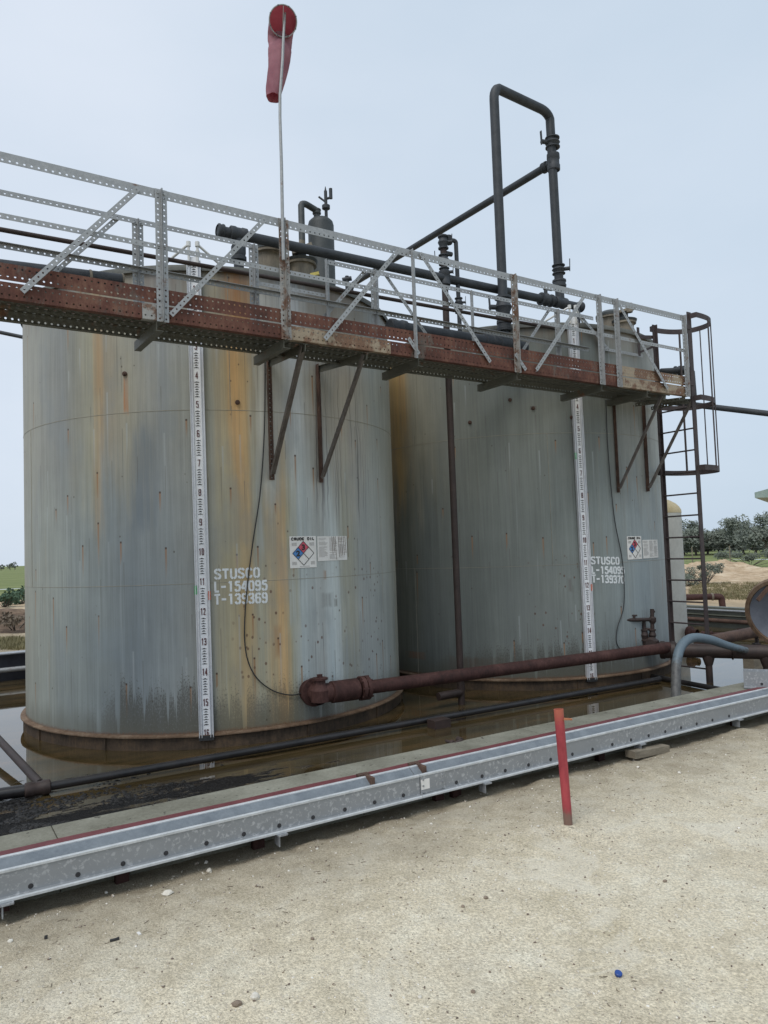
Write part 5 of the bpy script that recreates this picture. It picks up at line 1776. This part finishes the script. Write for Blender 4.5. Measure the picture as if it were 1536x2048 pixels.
for i in range(ns+1):
    s = WS0+(WS1-WS0)*i/ns
    j = mnoise.noise(Vector((s*2.2, 0, 4)))*.012 + mnoise.noise(Vector((s*9, 0, 7)))*.004
    vs += [KF(s, 4.262, .285), KF(s, 4.264, .331+j*.2), KF(s, 4.352+j, .328), KF(s, 4.356+j, .285)]
for i in range(ns):
    k = i*4
    fs += [(k+1, k, k+4, k+5), (k+2, k+1, k+5, k+6), (k+3, k+2, k+6, k+7)]
mb.add(vs, fs)
mb.build('liner_edge', M['maroon'], t, True)
# steel channels: main web with upper flange, back lip, bottom flange
sp = KF.sz(862, 1560, .31)[0]
BP = [(4.118, .305), (4.118, .188), (4.094, .184), (4.092, .172), (4.126, .172), (4.126, .290), (4.150, .280), (4.175, .280), (4.245, .318), (4.252, .285), (4.26, .285), (4.255, .330), (4.245, .330), (4.175, .288), (4.150, .288), (4.135, .303)]
LIPS = [[(4.236, .327), (4.236, .335), (4.241, .338), (4.256, .338), (4.260, .334), (4.260, .327)], [(4.113, .301), (4.113, .3125), (4.118, .315), (4.131, .315), (4.134, .311), (4.134, .301)], [(4.089, .170), (4.089, .181), (4.092, .1855), (4.099, .1855), (4.099, .170)]]
for a, b, nm in ((-9.0, sp-.004, ''), (sp+.0, 9.4, '')):
    mb = MB(); extr(mb, KF, a, b, BP)
    be = mb.build('steel_channel', M['beam'], t)
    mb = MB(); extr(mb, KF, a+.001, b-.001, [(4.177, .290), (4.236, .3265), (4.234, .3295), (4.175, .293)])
    mb.build('upper_face', M['shaded_zinc'], be)  # thin overlay sheet carrying the painted shade
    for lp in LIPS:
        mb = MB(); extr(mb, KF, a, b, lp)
        mb.build('rolled_edge', M['lit_zinc'], be)
    if a < 0:
        left_ch = be
    else:
        right_ch = be
# edges painted light as if sky-lit; dark discs for bolt holes along lower web
bolt_hole_src = None
s_first = KF.sz(60, 1776, .2)[0]
s_ = s_first
k = 0
pxs = [-90, -20, 60, 154, 244, 330, 411, 486, 557, 625, 689, 749, 807, 862+5, 914, 966, 1013, 1060, 1105, 1149, 1190, 1230, 1268, 1304, 1338, 1370, 1402, 1434, 1468]
zb_ = .208
for px in pxs:
    # follow the lower web line
    lo, hi = KF.sight(px, 1600, 4.118)[0], 0
    s_ = lo
    p = KF(s_, 4.118, zb_)
    if bolt_hole_src is None:
        mb = MB(); mb.lathe(Vector((0, 0, 0)), -KF.n, [(.0125, -.003), (.0125, .0025), (.0095, .003), (0, .0032)], 16)  # dark disc stands in for the shade inside an open hole
        o = mb.build('bolt_hole', M['bolt'] if 'bolt' in M else None, t, True)
        M['bolt'] = mat_simple('dark_bolt_and_hole', (.02, .02, .022), (.06, .06, .065), 50, .5, .3, 0)
        o.data.materials.clear(); o.data.materials.append(M['bolt'])
        bolt_hole_src = o
    else:
        o = bolt_hole_src.copy(); COL.objects.link(o)
    o.parent = t
    o.matrix_parent_inverse = t.matrix_basis.inverted()
    o.location = p
# splice plate, label, clips
mb = MB(); mb.fbox(KF, sp+.0, sp+.20, 4.113, 4.1165, .190, .299)
for i in range(3):
    for q in (.02, .18):
        p = KF(sp+q, 4.113, .20+.04*i); mb.cyl(p, p-KF.n*.006, .007, 8)
mb.build('splice_plate', M['beam'], t)
s_l, z_l = KF.sight(861, 1560, 4.112)
mb = MB(); mb.fbox(KF, s_l-.075, s_l-.008, 4.1115, 4.1155, .215, .280)
mb.build('white_label', M['placard'], t)
for px in (12, 562, 975, 1290, 1490):
    s_c = KF.sight(px, 1650, 4.1)[0]
    mb = MB(); mb.fbox(KF, s_c-.03, s_c+.03, 4.070, 4.16, .160, .169); mb.fbox(KF, s_c-.022, s_c-.016, 4.08, 4.15, .10, .160)
    mb.build('clip', M['beam'], t)
for px in (5, 527, 895, 930, 1225, 1500, 250, -200):
    s_c = KF.sight(px, 1650, 4.18)[0]
    mb = MB(); mb.fbox(KF, s_c-.035, s_c+.035, 4.255, 4.27, -.1, .280); mb.fbox(KF, s_c-.035, s_c-.027, 4.27, 4.30, -.1, .280)
    mb.build('stake', M['pipe_maroon'], t)  # dark maroon puts the shade under the channel into the stake colour
# dark clamps in the upper channel
for (px, py) in ((733, 1560), (818, 1530)):
    s_c, o_c = KF.sz(px, py, .31)
    mb = MB(); mb.fbox(KF, s_c-.012, s_c+.012, 4.165, 4.265, .295, .345)
    mb.fbox(KF, s_c-.05, s_c+.03, 4.262, 4.30, .33, .347)
    mb.build('clamp', M['rust_brown'], t)
# second panel: channel on the side wall at the right edge, sitting higher
s0, o0 = KF.sz(1488, 1372, .33)
t2 = thing('side_channel', 'end of a second galvanised channel sitting above the long one at the right edge', 'wall panel', KF(s0, o0, GZ))
mb = MB()
SF = Frame(32-58)
sa = KF(s0, o0, 0)
ss_, so_ = sa.dot(SF.u), sa.dot(SF.n)
extr(mb, SF, ss_, ss_+3.0, [(so_, .47), (so_-.012, .475), (so_-.012, .33), (so_-.05, .325), (so_-.05, .315), (so_+.0, .315), (so_+.14, .315), (so_+.14, .48), (so_+.13, .48), (so_+.13, .44), (so_, .44)])
o = mb.build('steel_channel', M['beam'], t2)
p = SF(ss_+.16, so_-.012, .36)
mb = MB(); mb.lathe(p, -SF.n, [(.013, -.002), (.013, .004), (.008, .004), (0, .002)], 12)
mb.build('bolt', M['bolt'], t2)
# far and end walls of the basin
t3 = thing('basin_wall', 'low dark far wall of the flooded basin, seen left of the nearer tank', 'wall', KF(-2, 14.1, GZ))
FP = [(14.0, -.35), (14.0, .27), (13.97, .27), (13.97, .31), (14.22, .31), (14.22, -.35)]
mb = MB(); extr(mb, KF, CS0, CS1, FP); mb.build('wall_panel', mat_simple('black_liner', (.010, .012, .02), (.03, .033, .045), 2, .35, 0, .2), t3)
mb = MB(); extr(mb, KF, CS0, CS1, [(13.95, .30), (13.95, .318), (14.24, .318), (14.24, .312), (13.96, .312)]); mb.build('cap_rail', M['beam'], t3)
mb = MB(); mb.cyl(KF(CS0, 13.93, .05), KF(CS1, 13.93, .05), .04, 10); mb.build('tube_rail', M['galv'], t3, True)
EF = Frame(32+90)
t4 = thing('end_wall', 'low ribbed steel wall closing the basin on the right, behind the ladder', 'wall', KF(CS1, 9, GZ))
# end wall profile in s (o axis of EF points to -s)
e0 = -CS1
mb = MB(); extr(mb, EF, 4.4, 14.2, [(e0, -.35), (e0+.0, .10), (e0+.05, .13), (e0+.0, .16), (e0, .26), (e0+.04, .27), (e0+.04, .31), (e0-.2, .31), (e0-.2, -.35)])
mb.build('wall_panel', mat_simple('olive_grey_wall_steel', (.06, .065, .05), (.13, .135, .11), 2, .5, 0, .2), t4)
mb = MB(); mb.cyl(EF(4.4, e0+.06, .02), EF(14.2, e0+.06, .02), .045, 10); mb.build('tube_rail', M['rust_brown'], t4, True)
mb = MB(); mb.cyl(EF(4.4, e0+.05, .245), EF(14.2, e0+.05, .245), .022, 10); mb.build('cap_rail', M['beam'], t4, True)
o = MB().fbox(KF, CS0-.15, CS0, 4.7, 14.0, -.35, .31).build('basin_wall', M['concrete']); tag(o, 'low concrete side wall closing the basin at the far left, out of view', 'wall')
# wood offcut under the channel at right
s0, o0 = KF.sz(1320, 1503, .12)
mb = MB(); mb.box(KF(s0, o0+.12, .10), (KF.u+Vector((0, 0, -.04))).normalized(), KF.n, UP, .42, .10, .055)
o = mb.build('wood_offcut', M['wood']); tag(o, 'flat weathered board half buried under the galvanised channel', 'board')

# ------------------------------------------------------------------ red marker post
pf = atz(1137, 1655, GZ)
pt_ = atY(1117, 1418, pf.y+.02)
t = thing('marker_post', 'leaning red steel post standing in the sand in front of the wall', 'post', pf)
dp = (pt_-pf).normalized()
mb = MB()
# flattened tube
N = 20
vs, fs = [], []
rings_ = [(-.1, 1.), (0, 1.), (.3, 1.), ((pt_-pf).length, 1.0), ((pt_-pf).length, .82), ((pt_-pf).length-.08, .82)]
ax = dp.cross(Vector((0, 1, 0))).normalized(); ay = dp.cross(ax)
Lp_ = (pt_-pf).length
for (h, q) in rings_:
    rw = .0265 + .003*(h/Lp_)
    for k in range(N):
        a = k/N*math.tau
        vs.append(pf+dp*h+ax*(math.cos(a)*rw*q)+ay*(math.sin(a)*.022*q))
for j in range(len(rings_)-1):
    for k in range(N):
        a, b = j*N+k, j*N+(k+1) % N
        fs.append((a, b, b+N, a+N))
fs.append(tuple(range((len(rings_)-1)*N, len(rings_)*N)))
mb.add(vs, fs)
mb.build('tube', M['redpost'], t, True)
mb = MB()
q = pf+dp*(Lp_-.055)
mb.cyl(q, q+Vector((.075, -.01, -.008)), .006, 8)
mb.bar(q+Vector((.02, -.02, -.004)), q+Vector((.055, -.02, -.004)), Vector((0, 1, 0)), .02, .006)
mb.build('hook', mat_simple('orange_rust', (.30, .10, .04), (.42, .17, .08), 30, .8), t)

# ------------------------------------------------------------------ stones, litter
def rock(name, px, py, size, mat, label, cat, group=None, flat_=.6, seed=0):
    P = atz(px, py, GZ)
    so = (P.dot(KF.u), P.dot(KF.n))
    P.z = ground_h(*so)
    import bmesh
    bm = bmesh.new()
    bmesh.ops.create_icosphere(bm, subdivisions=2, radius=size)
    for v in bm.verts:
        n = mnoise.noise(v.co*(1.3/size)+Vector((seed*3.1, seed, 0)))
        v.co *= 1+.38*n
        v.co.z *= flat_
        v.co.y *= .8
    me = bpy.data.meshes.new(name)
    bm.to_mesh(me); bm.free()
    me.materials.append(M[mat])
    o = bpy.data.objects.new(name, me)
    COL.objects.link(o)
    o.location = P+Vector((0, 0, size*flat_*.45))
    o.rotation_euler = (0, 0, seed*1.7)
    tag(o, label, cat, group)
    return o
rocks = [
 (510, 1998, .021, 'stone_white', 'white stone touching a brown one near the bottom edge'),
 (474, 2012, .019, 'stone_brown', 'brown stone touching a white one near the bottom edge'),
 (418, 1727, .020, 'stone_white', 'pale stone just under the channel, left of the middle'),
 (335, 1790, .028, 'stone_white', 'largest sandy clod near the foot of the wall at the left'),
 (20, 1893, .014, 'stone_white', 'white pebble at the left edge of the gravel'),
 (1076, 1656, .012, 'stone_white', 'white pebble just left of the red post foot'),
 (862, 1649, .011, 'stone_white', 'white pebble below the white label on the channel'),
 (634, 1697, .010, 'stone_white', 'small white pebble under the channel clip left of the middle'),
 (1226, 1624, .012, 'stone_white', 'white pebble right of the red post, first one out from it'),
 (1358, 1545, .016, 'stone_white', 'round white stone in front of the half-buried board'),
 (1507, 1555, .013, 'stone_white', 'white pebble at the right edge below the channel'),
 (1517, 1566, .009, 'stone_white', 'tiny white chip beside the right-edge pebble'),
 (1509, 1779, .010, 'stone_white', 'white pebble at the right edge, halfway down the gravel'),
 (1038, 1781, .009, 'stone_white', 'white chip on the gravel below and left of the red post'),
 (972, 1798, .013, 'stone_brown', 'dark red-brown stone left of a white chip in the middle gravel'),
 (926, 1816, .010, 'stone_brown', 'brown pebble left of the red-brown stone in the middle gravel'),
 (1330, 1766, .012, 'stone_brown', 'grey-brown pebble alone on the right part of the gravel'),
 (946, 1983, .010, 'stone_brown', 'brown pebble near the bottom edge, right of the middle'),
 (840, 1996, .010, 'stone_white', 'pale flat chip near the bottom edge in the middle'),
 (625, 1878, .010, 'stone_brown', 'small grey-brown pebble in the middle of the left gravel'),
]
for i, (px, py, sz, mt, lb) in enumerate(rocks):
    rock('stone', px, py, sz, mt, lb, 'stone', 'loose stones on the gravel', seed=i+1)
P = atz(1237, 1947, GZ+.012)
mb = MB(); mb.lathe(P, Vector((.15, -.3, 1)), [(.0135, -.006), (.0145, -.004), (.0145, .004), (.012, .006), (0, .006)], 24)
o = mb.build('bottle_cap', M['cap_blue'], smooth=True); tag(o, 'blue plastic bottle cap on the gravel at lower right', 'bottle cap')
def litter(name, px, py, w_, d_, h_, ang, mat, label, cat):
    P = atz(px, py, GZ); P.z = ground_h(P.dot(KF.u), P.dot(KF.n)) + h_/2
    mb = MB(); c, s = math.cos(ang), math.sin(ang)
    mb.box(P, Vector((c, s, 0)), Vector((-s, c, 0)), UP, w_, d_, h_)
    mb.box(P+Vector((c, s, 0))*w_*.3+Vector((0, 0, h_*.4)), Vector((c, s, .2)).normalized(), Vector((-s, c, 0)), UP, w_*.5, d_*.7, h_*.6)
    o = mb.build(name, M[mat]); tag(o, label, cat)
litter('metal_scrap', 229, 1882, .038, .012, .008, .5, 'scrap_black', 'small flat black scrap lying on the gravel at lower left', 'scrap')
litter('paper_scrap', 278, 1868, .030, .012, .004, -.9, 'placard', 'white and dark scrap lying right of the flat black one', 'scrap')
litter('wire_scrap', 92, 1881, .012, .012, .012, .2, 'scrap_black', 'curled black scrap with a wire tail at lower left', 'scrap')

# gravel: loose grit over the near yard
rnd = random.Random(11)
mb = MB()
phi = (1+5**.5)/2
ico_v = [Vector(v).normalized() for v in ((-1, phi, 0), (1, phi, 0), (-1, -phi, 0), (1, -phi, 0), (0, -1, phi), (0, 1, phi), (0, -1, -phi), (0, 1, -phi), (phi, 0, -1), (phi, 0, 1), (-phi, 0, -1), (-phi, 0, 1))]
ico_f = [(0, 11, 5), (0, 5, 1), (0, 1, 7), (0, 7, 10), (0, 10, 11), (1, 5, 9), (5, 11, 4), (11, 10, 2), (10, 7, 6), (7, 1, 8), (3, 9, 4), (3, 4, 2), (3, 2, 6), (3, 6, 8), (3, 8, 9), (4, 9, 5), (2, 4, 11), (6, 2, 10), (8, 6, 7), (9, 8, 1)]
def m_grit():
    n = NT('mixed_grit', .9)
    v = n.n('ShaderNodeObjectInfo')
    c = n.ramp(n.sep(n.vor(n.pos(), 60, 'Color'))[0], [(.0, (.13, .10, .08)), (.3, (.26, .21, .16)), (.55, (.45, .40, .32)), (.75, (.62, .57, .48)), (.95, (.80, .77, .70))])
    n.color(c)
    return n.m
for i in range(15000):
    o_ = rnd.uniform(1.2, 4.25); s_ = rnd.uniform(-3.5, 6.5)
    P = KF(s_, o_, 0)
    if P.y < 2.0: continue
    r = .0014+.0055*rnd.random()**3
    if rnd.random() < .02: r *= 1.9
    if o_ > 3.7 and rnd.random() < .06: r *= 2.2
    c = KF(s_, o_, ground_h(s_, o_)+r*.2)
    A = Matrix.Rotation(rnd.uniform(0, 6.28), 3, 'Z') @ Matrix.Rotation(rnd.uniform(0, 3), 3, 'X')
    sx, sy, sz = r*rnd.uniform(.8, 1.4), r*rnd.uniform(.6, 1.1), r*rnd.uniform(.5, .9)
    n0 = len(mb.v)
    for v in ico_v:
        q = A @ Vector((v.x*sx, v.y*sy, v.z*sz))
        mb.v.append((c.x+q.x, c.y+q.y, c.z+q.z))
    mb.f += [tuple(k+n0 for k in f) for f in ico_f]
o = mb.build('gravel', m_grit()); tag(o, 'loose pale grit scattered over the sandy yard', None, kind='stuff')
mb = MB(); rnd = random.Random(23)
for i in range(520):
    o_ = rnd.uniform(1.3, 4.0) if rnd.random() < .5 else rnd.uniform(3.2, 4.1); s_ = rnd.uniform(-2.5, 6.5)
    P = KF(s_, o_, ground_h(s_, o_)+.002)
    if P.y < 2.0: continue
    a = rnd.uniform(0, 6.28); L = rnd.uniform(.006, .035)
    d_ = Vector((math.cos(a), math.sin(a), rnd.uniform(-.05, .12)))
    m_ = P+d_*L*.5+Vector((rnd.gauss(0, .15)*L, rnd.gauss(0, .15)*L, 0))
    mb.sweep([P, m_, P+d_*L], rnd.uniform(.0006, .0014), 4)
o = mb.build('dry_twigs', mat_simple('dark_twig', (.06, .045, .03), (.16, .12, .08), 30, .9)); tag(o, 'tiny dark twigs and dry stalks strewn over the gravel', None, kind='stuff')
# tarry debris floating in the left corner
mb = MB()
for i in range(4200):
    t_ = rnd.gauss(0, 1)
    s_ = rnd.gauss(.8, .50); o_ = 5.95 + abs(rnd.gauss(0, .42))
    if mnoise.noise(Vector((s_*1.6, o_*3.5, 3))) < -.02: continue
    P = KF(s_, o_, WATER)
    r = .004+.016*rnd.random()**2.5
    n0 = len(mb.v)
    A = Matrix.Rotation(rnd.uniform(0, 6.28), 3, 'Z')
    for v in ico_v:
        q = A @ Vector((v.x*r*1.7*(.7+.6*rnd.random()), v.y*r*(.6+.6*rnd.random()), v.z*r*.55))
        mb.v.append((P.x+q.x, P.y+q.y, P.z+q.z))
    mb.f += [tuple(k+n0 for k in f) for f in ico_f]
o = mb.build('oily_debris', mat_simple('tarry_debris', (.004, .004, .005), (.022, .02, .018), 40, .5, 0, .3, .3)); tag(o, 'black tarry clods floating on the water in the left corner', None, kind='stuff')

# ------------------------------------------------------------------ far side of the yard
# fibreglass tank
fc = Vector((5.0, 14.25, 0))
re = atz(1378, 1262, WATER)
t = thing('fibreglass_tank', 'white slim fibreglass tank with yellowed dome, peeping out between the farther tank and the ladder', 'storage tank', (5, 14.2, WATER))
rr = .62
edge = atY(1367, 1150, 14.2)
fc = Vector((edge.x-rr-.02, 14.2, 0))
ztop = atY(1345, 996, 14.2).z
mb = MB(); mb.lathe((fc.x, fc.y, -.3), (0, 0, 1), [(rr, 0), (rr, ztop+.3-.27), (rr*.9, ztop+.3-.2)], 40)
mb.build('shell', mat_simple('off_white_fibreglass', (.40, .39, .35), (.56, .55, .50), 2, .5, 0, .1), t, True)
mb = MB(); mb.lathe((fc.x, fc.y, ztop-.26), (0, 0, 1), [(rr+.004, -.04), (rr+.002, .02), (rr*.95, .08), (rr*.86, .14), (rr*.68, .21), (rr*.4, .27), (0, .30)], 40)
mb.build('dome', mat_simple('yellowed_fibreglass', (.42, .32, .16), (.55, .46, .28), 3, .6, 0, .1), t, True)
mb = MB(); q = atY(1372, 1325, 13.3)
mb.lathe((fc.x+.45, fc.y-.50, .12), Vector((.6, -.8, 0)), [(.09, 0), (.12, .02), (.12, .08), (.07, .1), (.07, .2)], 16)
mb.build('outlet_valve', M['pipe_maroon'], t, True)

# shelter roof corner at the right
sc0 = atY(1509, 985, 22)
t = thing('shelter', 'corner of a green-roofed open shelter cut by the right edge above the trees', 'shelter', (sc0.x+2, 23.5, GZ))
mb = MB()
vs = [sc0+Vector((0, 0, 0)), sc0+Vector((6, -.6, 0)), sc0+Vector((8.5, 3.6, .0)), sc0+Vector((2.7, 4.2, 0)), sc0+Vector((3.1, -.3, .75)), sc0+Vector((5.6, 3.9, .75))]
vs2 = [v+Vector((0, 0, -.16)) for v in vs[:4]]
mb.add(vs+vs2, [(0, 4, 5, 3), (4, 1, 2, 5), (0, 6, 7, 1), (1, 7, 8, 2), (2, 8, 9, 3), (3, 9, 6, 0), (0, 1, 4), (3, 5, 2), (6, 9, 8, 7)])
mb.build('roof', mat_simple('pale_green_sheet_metal', (.22, .30, .27), (.34, .42, .38), 3, .5, .2, .1), t)
for q in ((1.0, .3), (5.3, -.2), (7.6, 3.3), (3.4, 3.8)):
    mb = MB(); mb.box(Vector((sc0.x+q[0]+.35, sc0.y+q[1], (GZ+sc0.z-.16)/2)), Vector((1, 0, 0)), Vector((0, 1, 0)), UP, .12, .12, sc0.z-.16-GZ)
    mb.build('pillar', M['pipe_olive'], t)

# leafy things
def m_leaf(name, c1, c2):
    n = NT(name, .7, 0, .25)
    n.color(n.ramp(n.noise(n.pos(), 1.4, 4, .7), [(.3, c1), (.7, c2)]))
    return n.m
LEAF = m_leaf('hazed_mesquite_leaves', (.12, .14, .115), (.20, .22, .18))  # tree leaves greyed and lightened to paint in distance haze
LEAF2 = m_leaf('grey_green_leaves', (.10, .12, .09), (.18, .20, .16))
LEAF3 = m_leaf('prickly_pear_green', (.045, .085, .05), (.09, .14, .09))
BARK = mat_simple('grey_brown_bark', (.06, .05, .04), (.14, .12, .10), 10, .9)
def leaf_cloud(mb, c, rx, ry, rz, n, ls, rnd, clumps=9):
    cs = []
    for k in range(clumps):
        a = rnd.uniform(0, 6.28); rr_ = rnd.random()**.5
        cs.append((Vector((c.x+math.cos(a)*rr_*rx, c.y+math.sin(a)*rr_*ry, c.z+rnd.uniform(-.8, .9)*rz*(1-.35*rr_))), rnd.uniform(.22, .46)))
    for i in range(n):
        cc, q = cs[rnd.randrange(clumps)]
        d = Vector((rnd.gauss(0, 1), rnd.gauss(0, 1), rnd.gauss(0, 1)))
        d = d.normalized()*(rnd.random()**.45)
        p = cc+Vector((d.x*rx*q, d.y*ry*q, d.z*rz*q*1.1))
        a = Vector((rnd.gauss(0, 1), rnd.gauss(0, 1), rnd.gauss(0, 1))).normalized()*ls*rnd.uniform(.6, 1.3)
        b = a.orthogonal().normalized()*ls*rnd.uniform(.3, .7)
        mb.add([p-a, p+b, p+a, p-b], [(0, 1, 2, 3)])
    return cs
def tree(x, y, h, w_, seed, label, mat=LEAF, n=1500, group='mesquite trees along the pasture edge'):
    rnd = random.Random(seed)
    t = thing('mesquite_tree', label, 'tree', (x, y, GZ), group)
    mb = MB()
    base = Vector((x, y, GZ-.1))
    mid = base+Vector((rnd.uniform(-.3, .3), 0, h*.32))
    mb.sweep([base, mid], [.16, .11], 8)
    cr = MB()
    cs = leaf_cloud(cr, Vector((x, y, GZ+h*.52)), w_/2, w_/2.3, h*.46, n, .17, rnd, 16)
    for cc, q in cs:
        mb.sweep([mid, mid.lerp(cc, .5)+Vector((0, 0, .12)), cc], [.07, .045, .015], 6)
    mb.build('trunk', BARK, t, True)
    cr.build('crown', mat, t)
TB = [(1368, 92, 5.2, 4.2), (1392, 88, 3.6, 5.0), (1415, 96, 3.9, 5.5), (1440, 94, 3.3, 5.5), (1462, 90, 3.9, 5.2), (1487, 86, 4.9, 5.5), (1510, 80, 4.9, 5.5), (1534, 72, 4.9, 5.0), (1350, 100, 3.6, 6), (1300, 100, 3.6, 6)]
TL = ['feathery tall tree just right of the white fibreglass tank', 'low tree seen between the ladder rails and the field', 'tree directly right of the ladder in the tree line', 'lowest tree in the dip of the tree line', 'tree where the tree line begins to rise to the right',
      'tall rounded tree right of the dip in the tree line', 'tall dark tree below the shelter roof corner', 'nearest dark tree at the right edge', 'tree mostly behind the white fibreglass tank', 'tree behind the farther tank']
for i, ((px, Y, h, w_), lb) in enumerate(zip(TB, TL)):
    P = atY(px, 1100, Y)
    tree(P.x, Y, h*.92, w_*1.15, 40+i, lb, LEAF if i % 3 else LEAF2, 3000)
# far background belt
mb = MB(); rnd = random.Random(5)
for i in range(16000):
    x = rnd.uniform(30, 105); y = 118+rnd.uniform(-2, 6)
    h = 2.9+1.1*mnoise.noise(Vector((x*.2, 0, 0)))+.8*mnoise.noise(Vector((x*.7, 3, 0)))
    p = Vector((x, y, GZ+h*rnd.random()**.7))
    a = Vector((rnd.gauss(0, 1), rnd.gauss(0, 1), rnd.gauss(0, 1))).normalized()*.3
    b = a.orthogonal().normalized()*.2
    mb.add([p-a, p+b, p+a, p-b], [(0, 1, 2, 3)])
o = mb.build('distant_wood', LEAF); tag(o, 'distant belt of scrub trees behind the pasture', None, kind='stuff')
def bush(name, px, py, w_, h, seed, label, mat, n=900, ls=.05, d=None, cat='bush'):
    P = atz(px, py, GZ)
    if d: P = atY(px, py, d); P.z = GZ
    rnd = random.Random(seed)
    t = thing(name, label, cat, P)
    mb = MB(); cs = leaf_cloud(mb, Vector((P.x, P.y, GZ+h*.5)), w_/2, w_/2.5, h*.5, n, ls, rnd, 10)
    mb.build('foliage', mat, t)
    mb = MB()
    for cc, q in cs:
        mb.sweep([Vector((P.x, P.y, GZ-.05)), cc], [.02, .008], 5)
    mb.build('stems', BARK, t)
bush('scrub_bush', 1412, 1168, 1.6, .85, 1, 'grey scrubby bush on the sand just right of the ladder', LEAF2, 2200, .04)
bush('scrub_bush', 1500, 1133, 3.6, 1.3, 2, 'wide grey-green bush at the field edge near the right edge', LEAF2, 3200, .06)
bush('scrub_bush', 1380, 1172, 1.4, .45, 3, 'low weedy bush seen through the ladder rungs', LEAF2, 600, .04)
bush('prickly_pear', 8, 1214, 1.5, .62, 4, 'prickly pear clump at the left edge above the eroded bank', LEAF3, 500, .075, cat='cactus')
bush('prickly_pear', 44, 1208, 1.2, .75, 5, 'prickly pear clump right beside the nearer tank edge, above the eroded bank', LEAF3, 500, .075, cat='cactus')
bush('dead_brush', 30, 1262, 1.6, .50, 6, 'heap of grey dead brush below the eroded bank at the left', mat_simple('dead_twigs', (.09, .07, .05), (.2, .16, .12), 20, .9), 700, .05, cat='brush')
for i, (px, sz) in enumerate(((20, 3.0), (2, 2.2), (30, 1.6))):
    P = atY(px, 1137, 260)
    rnd = random.Random(70+i)
    t = thing('field_tree', ('tiny lone tree on the left horizon', 'tiny bush on the left horizon at the frame edge', 'tiny low bush on the left horizon beside the tank')[i], 'tree', (P.x, 260, GZ))
    mb = MB(); leaf_cloud(mb, Vector((P.x, 260, GZ+sz*.6)), sz*.6, sz*.6, sz*.4, 300, .22, rnd, 7); mb.build('crown', LEAF, t)
    mb = MB(); mb.cyl((P.x, 260, GZ-.1), (P.x, 260, GZ+sz*.6), .12, 6); mb.build('trunk', BARK, t)
# grass tufts on the sand behind the basin
mb = MB(); rnd = random.Random(8)
def tuft(P, h, n):
    for k in range(n):
        a = rnd.uniform(0, 6.28); l = h*rnd.uniform(.5, 1.1)
        b = P+Vector((rnd.gauss(0, .06), rnd.gauss(0, .06), 0))
        tp = b+Vector((math.cos(a)*l*.5, math.sin(a)*l*.5, l))
        s_ = Vector((-math.sin(a), math.cos(a), 0))*.008
        mb.add([b-s_, b+s_, tp], [(0, 1, 2)])
for i in range(1500):
    if rnd.random() < .75:
        P = atz(rnd.uniform(1380, 1560), rnd.uniform(1166, 1200), GZ)
    else:
        P = atz(rnd.uniform(-20, 60), rnd.uniform(1276, 1300), GZ)
    P.z = GZ
    tuft(P, rnd.uniform(.04, .13), 9)
o = mb.build('dry_grass', m_leaf('dry_grass_blades', (.13, .12, .06), (.27, .24, .13))); tag(o, 'sparse dry grass on the sand beyond the basin', None, kind='stuff')
# eroded banks
def m_bank(c1, c2, c3, nm):
    n = NT(nm, .95, 0, .2)
    f = n.noise(n.smul(n.pos(), (1, 1, 3)), 1.8, 6, .7)
    n.color(n.ramp(f, [(.3, c1), (.5, c2), (.68, c3)]))
    n.bump(f, .6, .15)
    return n.m
def bank(name, pts_px, z_top, wdt, mat, seed, amp=.12):
    P0, P1 = atz(*pts_px[0], GZ), atz(*pts_px[1], GZ)
    d = (P1-P0).normalized(); nn = Vector((-d.y, d.x, 0))
    if nn.y < 0: nn = -nn
    L = (P1-P0).length
    nx, ny = 90, 26
    vs, fs = [], []
    for j in range(ny+1):
        for i in range(nx+1):
            a, b = i/nx, j/ny
            prof = math.sin(min(1, b*1.6)*math.pi/2)*math.cos(max(0, b-.6)/.4*math.pi/2)
            ends = min(1, min(a, 1-a)*9)
            p = P0+d*(L*a)+nn*(wdt*b)
            h = prof*z_top*ends*(1+.35*mnoise.noise(Vector((p.x*.5, p.y*.5, seed)))) + amp*mnoise.noise(Vector((p.x*1.7, p.y*1.7, seed+4)))*prof
            vs.append((p.x, p.y, GZ-.03+h))
    for j in range(ny):
        for i in range(nx):
            q = j*(nx+1)+i
            fs.append((q, q+1, q+nx+2, q+nx+1))
    mb = MB(); mb.add(vs, fs)
    o = mb.build(name, mat, smooth=True)
    tag(o, None, None, kind='structure')
bank('sand_bank', ((1300, 1172), (1700, 1150)), .55, 10, m_bank((.28, .20, .13), (.47, .35, .23), (.62, .51, .37), 'pale_eroded_sand'), 3, .25)
bank('dirt_bank', ((-200, 1272), (150, 1262)), .42, 3.5, m_bank((.07, .05, .035), (.15, .105, .075), (.26, .19, .13), 'brown_eroded_soil'), 9, .2)
# fence
P0, P1 = atY(1386, 1135, 47), atY(1461, 1130, 44)
t = thing('wire_fence', 'thin wire fence on slim posts crossing the green field at the right', 'fence', (P0.x, P0.y, GZ))
fdv = (P1-P0); fdv.z = 0
for k in range(-2, 5):
    q = P0+fdv*k
    mb = MB(); mb.cyl((q.x, q.y, GZ-.1), (q.x, q.y, GZ+1.35), .035, 6)
    mb.build('fence_post', M['wood'], t)
for zz_ in (.4, .8, 1.2):
    a, b = P0-fdv*2, P0+fdv*4
    mb = MB(); mb.cyl((a.x, a.y, GZ+zz_), (b.x, b.y, GZ+zz_), .006, 4)
    mb.build('wire', M['galv_dark'], t)
